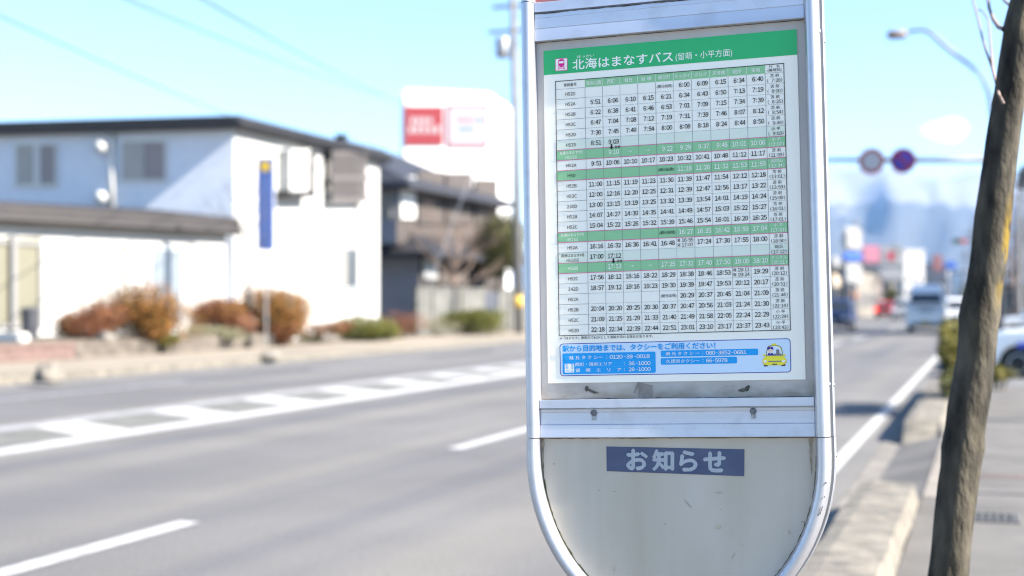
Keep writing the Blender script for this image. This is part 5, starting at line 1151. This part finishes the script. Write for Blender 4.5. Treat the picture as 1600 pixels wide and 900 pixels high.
# ------------------------------------------------------------------ signs and buildings up the road
def pylon(label, x0, x1, z_, bands, post, name="pylon_sign", cat="sign", th=.5):
    """bands: (y top, y bottom, material)"""
    xc = (x0 + x1) / 2; b_ = px(xc, 473, z_); b_.z = 0.0; t = thing(name, label, cat, tuple(b_), TH * .6 if z_ > 100 else .55); w_ = (x1 - x0) / F * z_ / 2
    for (ya, yb, m) in bands:
        za, zb = CAMH + (CY - ya) / F * z_, CAMH + (CY - yb) / F * z_; bm = B(); box(bm, (-w_, -th / 2, zb), (w_, th / 2, za)); bevel(bm, min(.25, (za - zb) * .2, th * .4), 2); obj("panel", bm, m, t)
    ztop = CAMH + (CY - bands[-1][1]) / F * z_ + .1; bm = B()
    for dx in post: tube(bm, [(dx * w_, 0, -.05), (dx * w_, 0, ztop)], .12, 10)
    obj("post", bm, m_steel, t); return t
m_bb = mat("board_blue", lin(60, 105, 190, .9), .5); m_brd = mat("board_red", lin(215, 70, 90, .8), .5); m_bcr = mat("board_cream", lin(235, 215, 190, .8), .5); m_bpk = mat("board_pink", lin(225, 150, 165, .8), .5); m_bor = mat("board_orange", lin(235, 150, 90, .8), .5)
pylon("tall white pylon sign with a blue band across its middle", 1315, 1347, 92, [(355, 393, m_store), (395, 408, m_bb), (410, 446, m_store)], (-.3, .3))
pylon("cream round-cornered sign board half hidden behind the sign's right post", 1296, 1312, 85, [(400, 420, m_store), (428, 452, m_bcr)], (0,))
pylon("red billboard on posts right of the white pylon sign", 1347, 1374, 205, [(384, 412, m_bpk)], (-.5, .5))
p_ = pylon("white roadside sign with a red round emblem beyond the red billboard", 1376, 1410, 230, [(384, 416, m_store)], (-.5, .5))
bm = B(); lathe(bm, [(.75, 0), (.75, .05)], 24, Matrix.Translation((0, -.26, CAMH + (CY - 400) / F * 230)) @ Matrix.Rotation(math.pi / 2, 4, 'X')); obj("emblem", bm, m_brd, p_)
pylon("small blue sign board on a post far up the road, right of the white block", 1477, 1494, 260, [(409, 421, m_bb)], (0,))
pylon("small orange sign post low beside the white pylon sign", 1328, 1340, 96, [(455, 468, m_bor)], (0,))
pylon("long white low sign board before the white block far up the road", 1372, 1410, 170, [(419, 440, m_store)], (-.6, .6))
pylon("small brown-red sign board far up the road left of the blue sign", 1457, 1472, 280, [(398, 424, mat("board_brown", lin(160, 110, 110, .8), .5))], (0,))
def block(label, x0, x1, ytop, z_, m, depth=14, roof=m_roof, cat="building", wins=3, name="roadside_building", rz=0.0, group=None):
    xc = (x0 + x1) / 2; b_ = px(xc, 473, z_); b_.z = 0; t = thing(name, label, cat, tuple(b_), rz, group); w_ = (x1 - x0) / F * z_ / 2; h_ = CAMH + (CY - ytop) / F * z_
    bm = B(); box(bm, (-w_, 0, -.1), (w_, depth, h_ - .4)); obj("walls", bm, m, t)
    bm = B(); box(bm, (-w_ - .25, -.25, h_ - .397), (w_ + .25, depth + .25, h_)); obj("roof", bm, roof, t)
    n_ = max(1, int(2 * w_ / 3.2)); fl = max(1, int(h_ / 3.2))
    for s in range(min(fl, 3)):
        for k in range(n_):
            xx = -w_ + (k + .5) * 2 * w_ / n_; bm = B(); box(bm, (xx - .8, -.06, s * 3.0 + .9), (xx + .8, -.003, s * 3.0 + 2.2)); obj("window", bm, m_glass, t)
        for k in range(max(1, int(depth / 4))):
            yy = (k + .5) * depth / max(1, int(depth / 4)); sd = 1 if xc < 1543 else -1; bm = B(); box(bm, (min(sd * (w_ + .003), sd * (w_ + .06)), yy - .8, s * 3.0 + .9), (max(sd * (w_ + .003), sd * (w_ + .06)), yy + .8, s * 3.0 + 2.2)); obj("window", bm, m_glass, t)
    return t
m_bei = mat("beige_wall", (0.15, 0.135, 0.115), .8, var=.05, scale=1); m_gry2 = mat("grey_wall", (0.22, 0.22, 0.24), .8); m_brick2 = mat("brown_wall", (0.11, 0.085, 0.075), .8, var=.1, scale=1); m_blu2 = mat("pale_blue_wall", (0.45, 0.52, 0.60), .8)
block("beige roadside shop behind the white pylon sign", 1255, 1330, 410, 120, m_bei, 30)
block("brown low building beyond the pylon sign on the left of the road", 1335, 1362, 428, 165, m_brick2, 18)
block("white square block standing far up the road above the van", 1409, 1448, 390, 380, m_store, 20, m_store, rz=.75)
block("grey building far up the road right of the white block", 1444, 1480, 412, 420, m_gry2, 16)
block("pale blue building far up the road behind the blue sign", 1474, 1515, 425, 460, m_blu2, 16)
block("low beige building far up the road below the red billboard", 1346, 1392, 436, 300, m_bei, 16)
block("pale blue building right of the leaning trunk", 1566, 1640, 425, 150, m_blu2, 20)
block("beige building right of the leaning trunk nearer than the pale blue one", 1570, 1600, 442, 110, m_bei, 10, wins=1)
block("unseen white roadside block added to shade the road, just beyond the right edge of the picture", 1612, 1790, 255, 58, m_store, 8)  # out-of-view block placed to throw a shadow band across the road
for k in range(9):
    x = 1300 + k * 27 + rnd.uniform(-8, 8); z_ = rnd.uniform(520, 820); w_ = rnd.uniform(16, 34)
    block(["white", "grey", "beige", "brown"][k % 4] + " far-off town building, number of its row hidden in haze".replace(", number of its row hidden in haze", " at the foot of the mountain"), x, x + w_, rnd.uniform(428, 455), z_, [m_store, m_gry2, m_bei, m_brick2][k % 4], 14, group="far town buildings at the foot of the mountain", name="town_building")
for k, (x, z_, side, hh) in enumerate(((1338, 132, 0, 9.0), (1398, 205, 0, 10.0), (1428, 270, 0, 10.5), (1520, 150, 1, 9.5), (1508, 230, 1, 10.0), (1592, 82, 1, 9.0))):
    q = px(x, 473, z_); t = thing("utility_pole", "thin far-off utility pole " + ("beside the pylon sign", "above the red car", "above the white van", "just left of the leaning trunk", "between the van and the leaning trunk", "right of the leaning trunk")[k], "utility pole", (q.x, q.y, 0), 0, "distant utility poles along the road")
    bm = B(); tube(bm, [(0, 0, -.1), (0, 0, hh)], [.19, .13], 10); obj("shaft", bm, m_conc, t); bm = B(); box(bm, (-.9, -.06, hh - .9), (.9, .06, hh - .76)); obj("crossarm", bm, m_steel, t); bm = B(); box(bm, (-.75, -.06, hh - 1.7), (.75, .06, hh - 1.58)); obj("crossarm", bm, m_steel, t)
m_hz = mat("winter_bark", (0.15, 0.12, 0.11), .9)
for k, (x, z_, hgt, lb_) in enumerate(((1585, 95, 7.0, "bare brown tree right of the leaning trunk before the pale blue building"), (1610, 120, 8.0, "bare tree at the right picture edge beyond the car park"), (1352, 140, 5.0, "small bare tree between the pylon sign and the red car"))):
    q = base_px(x, z_, 0.0); bare_tree("bare_tree", lb_, q, [(0, 0, 0), (.05, 0, hgt * .3), (-.1, 0, hgt * .6), (0, 0, hgt)], [.18, .14, .09, .03], m_hz, 20 + k, 16, hgt * .42, 0.25)
for k, (x, z_, r_x, hh, lb_) in enumerate(((1345, 150, 1.6, 2.6, "round dark green tree beside the road beyond the pylon sign"), (1391, 190, 1.5, 3.4, "small dark green tree above the red car"), (1432, 330, 3.0, 5.0, "distant dark tree before the white block"), (1510, 300, 4.0, 6.0, "distant dark tree left of the leaning trunk"))):
    q = base_px(x, z_, 0.0); t = thing("green_tree", lb_, "tree", q); bm = B(); crown_local(bm, (0, 0, hh * .62), (r_x, r_x, hh * .42), 900, .22, 50 + k, 0); obj("crown", bm, m_dg, t); bm = B(); tube(bm, [(0, 0, 0), (0, 0, hh * .6)], [.15, .06], 7); obj("trunk", bm, m_bark, t)

# ------------------------------------------------------------------ air
bm = B(); box(bm, (-16000, -1500, -1.2), (16000, 13500, 1150))
hz = bpy.data.materials.new("haze_air"); hz.use_nodes = True; hz.node_tree.nodes.clear()
ho = hz.node_tree.nodes.new("ShaderNodeOutputMaterial"); hv = hz.node_tree.nodes.new("ShaderNodeVolumePrincipled")
hv.inputs["Color"].default_value = (0.31, 0.56, 1.0, 1); hv.inputs["Density"].default_value = HAZE; hv.inputs["Anisotropy"].default_value = 0.0
hz.node_tree.links.new(hv.outputs[0], ho.inputs["Volume"])
o = obj("haze", bm, hz); o["kind"] = "stuff"
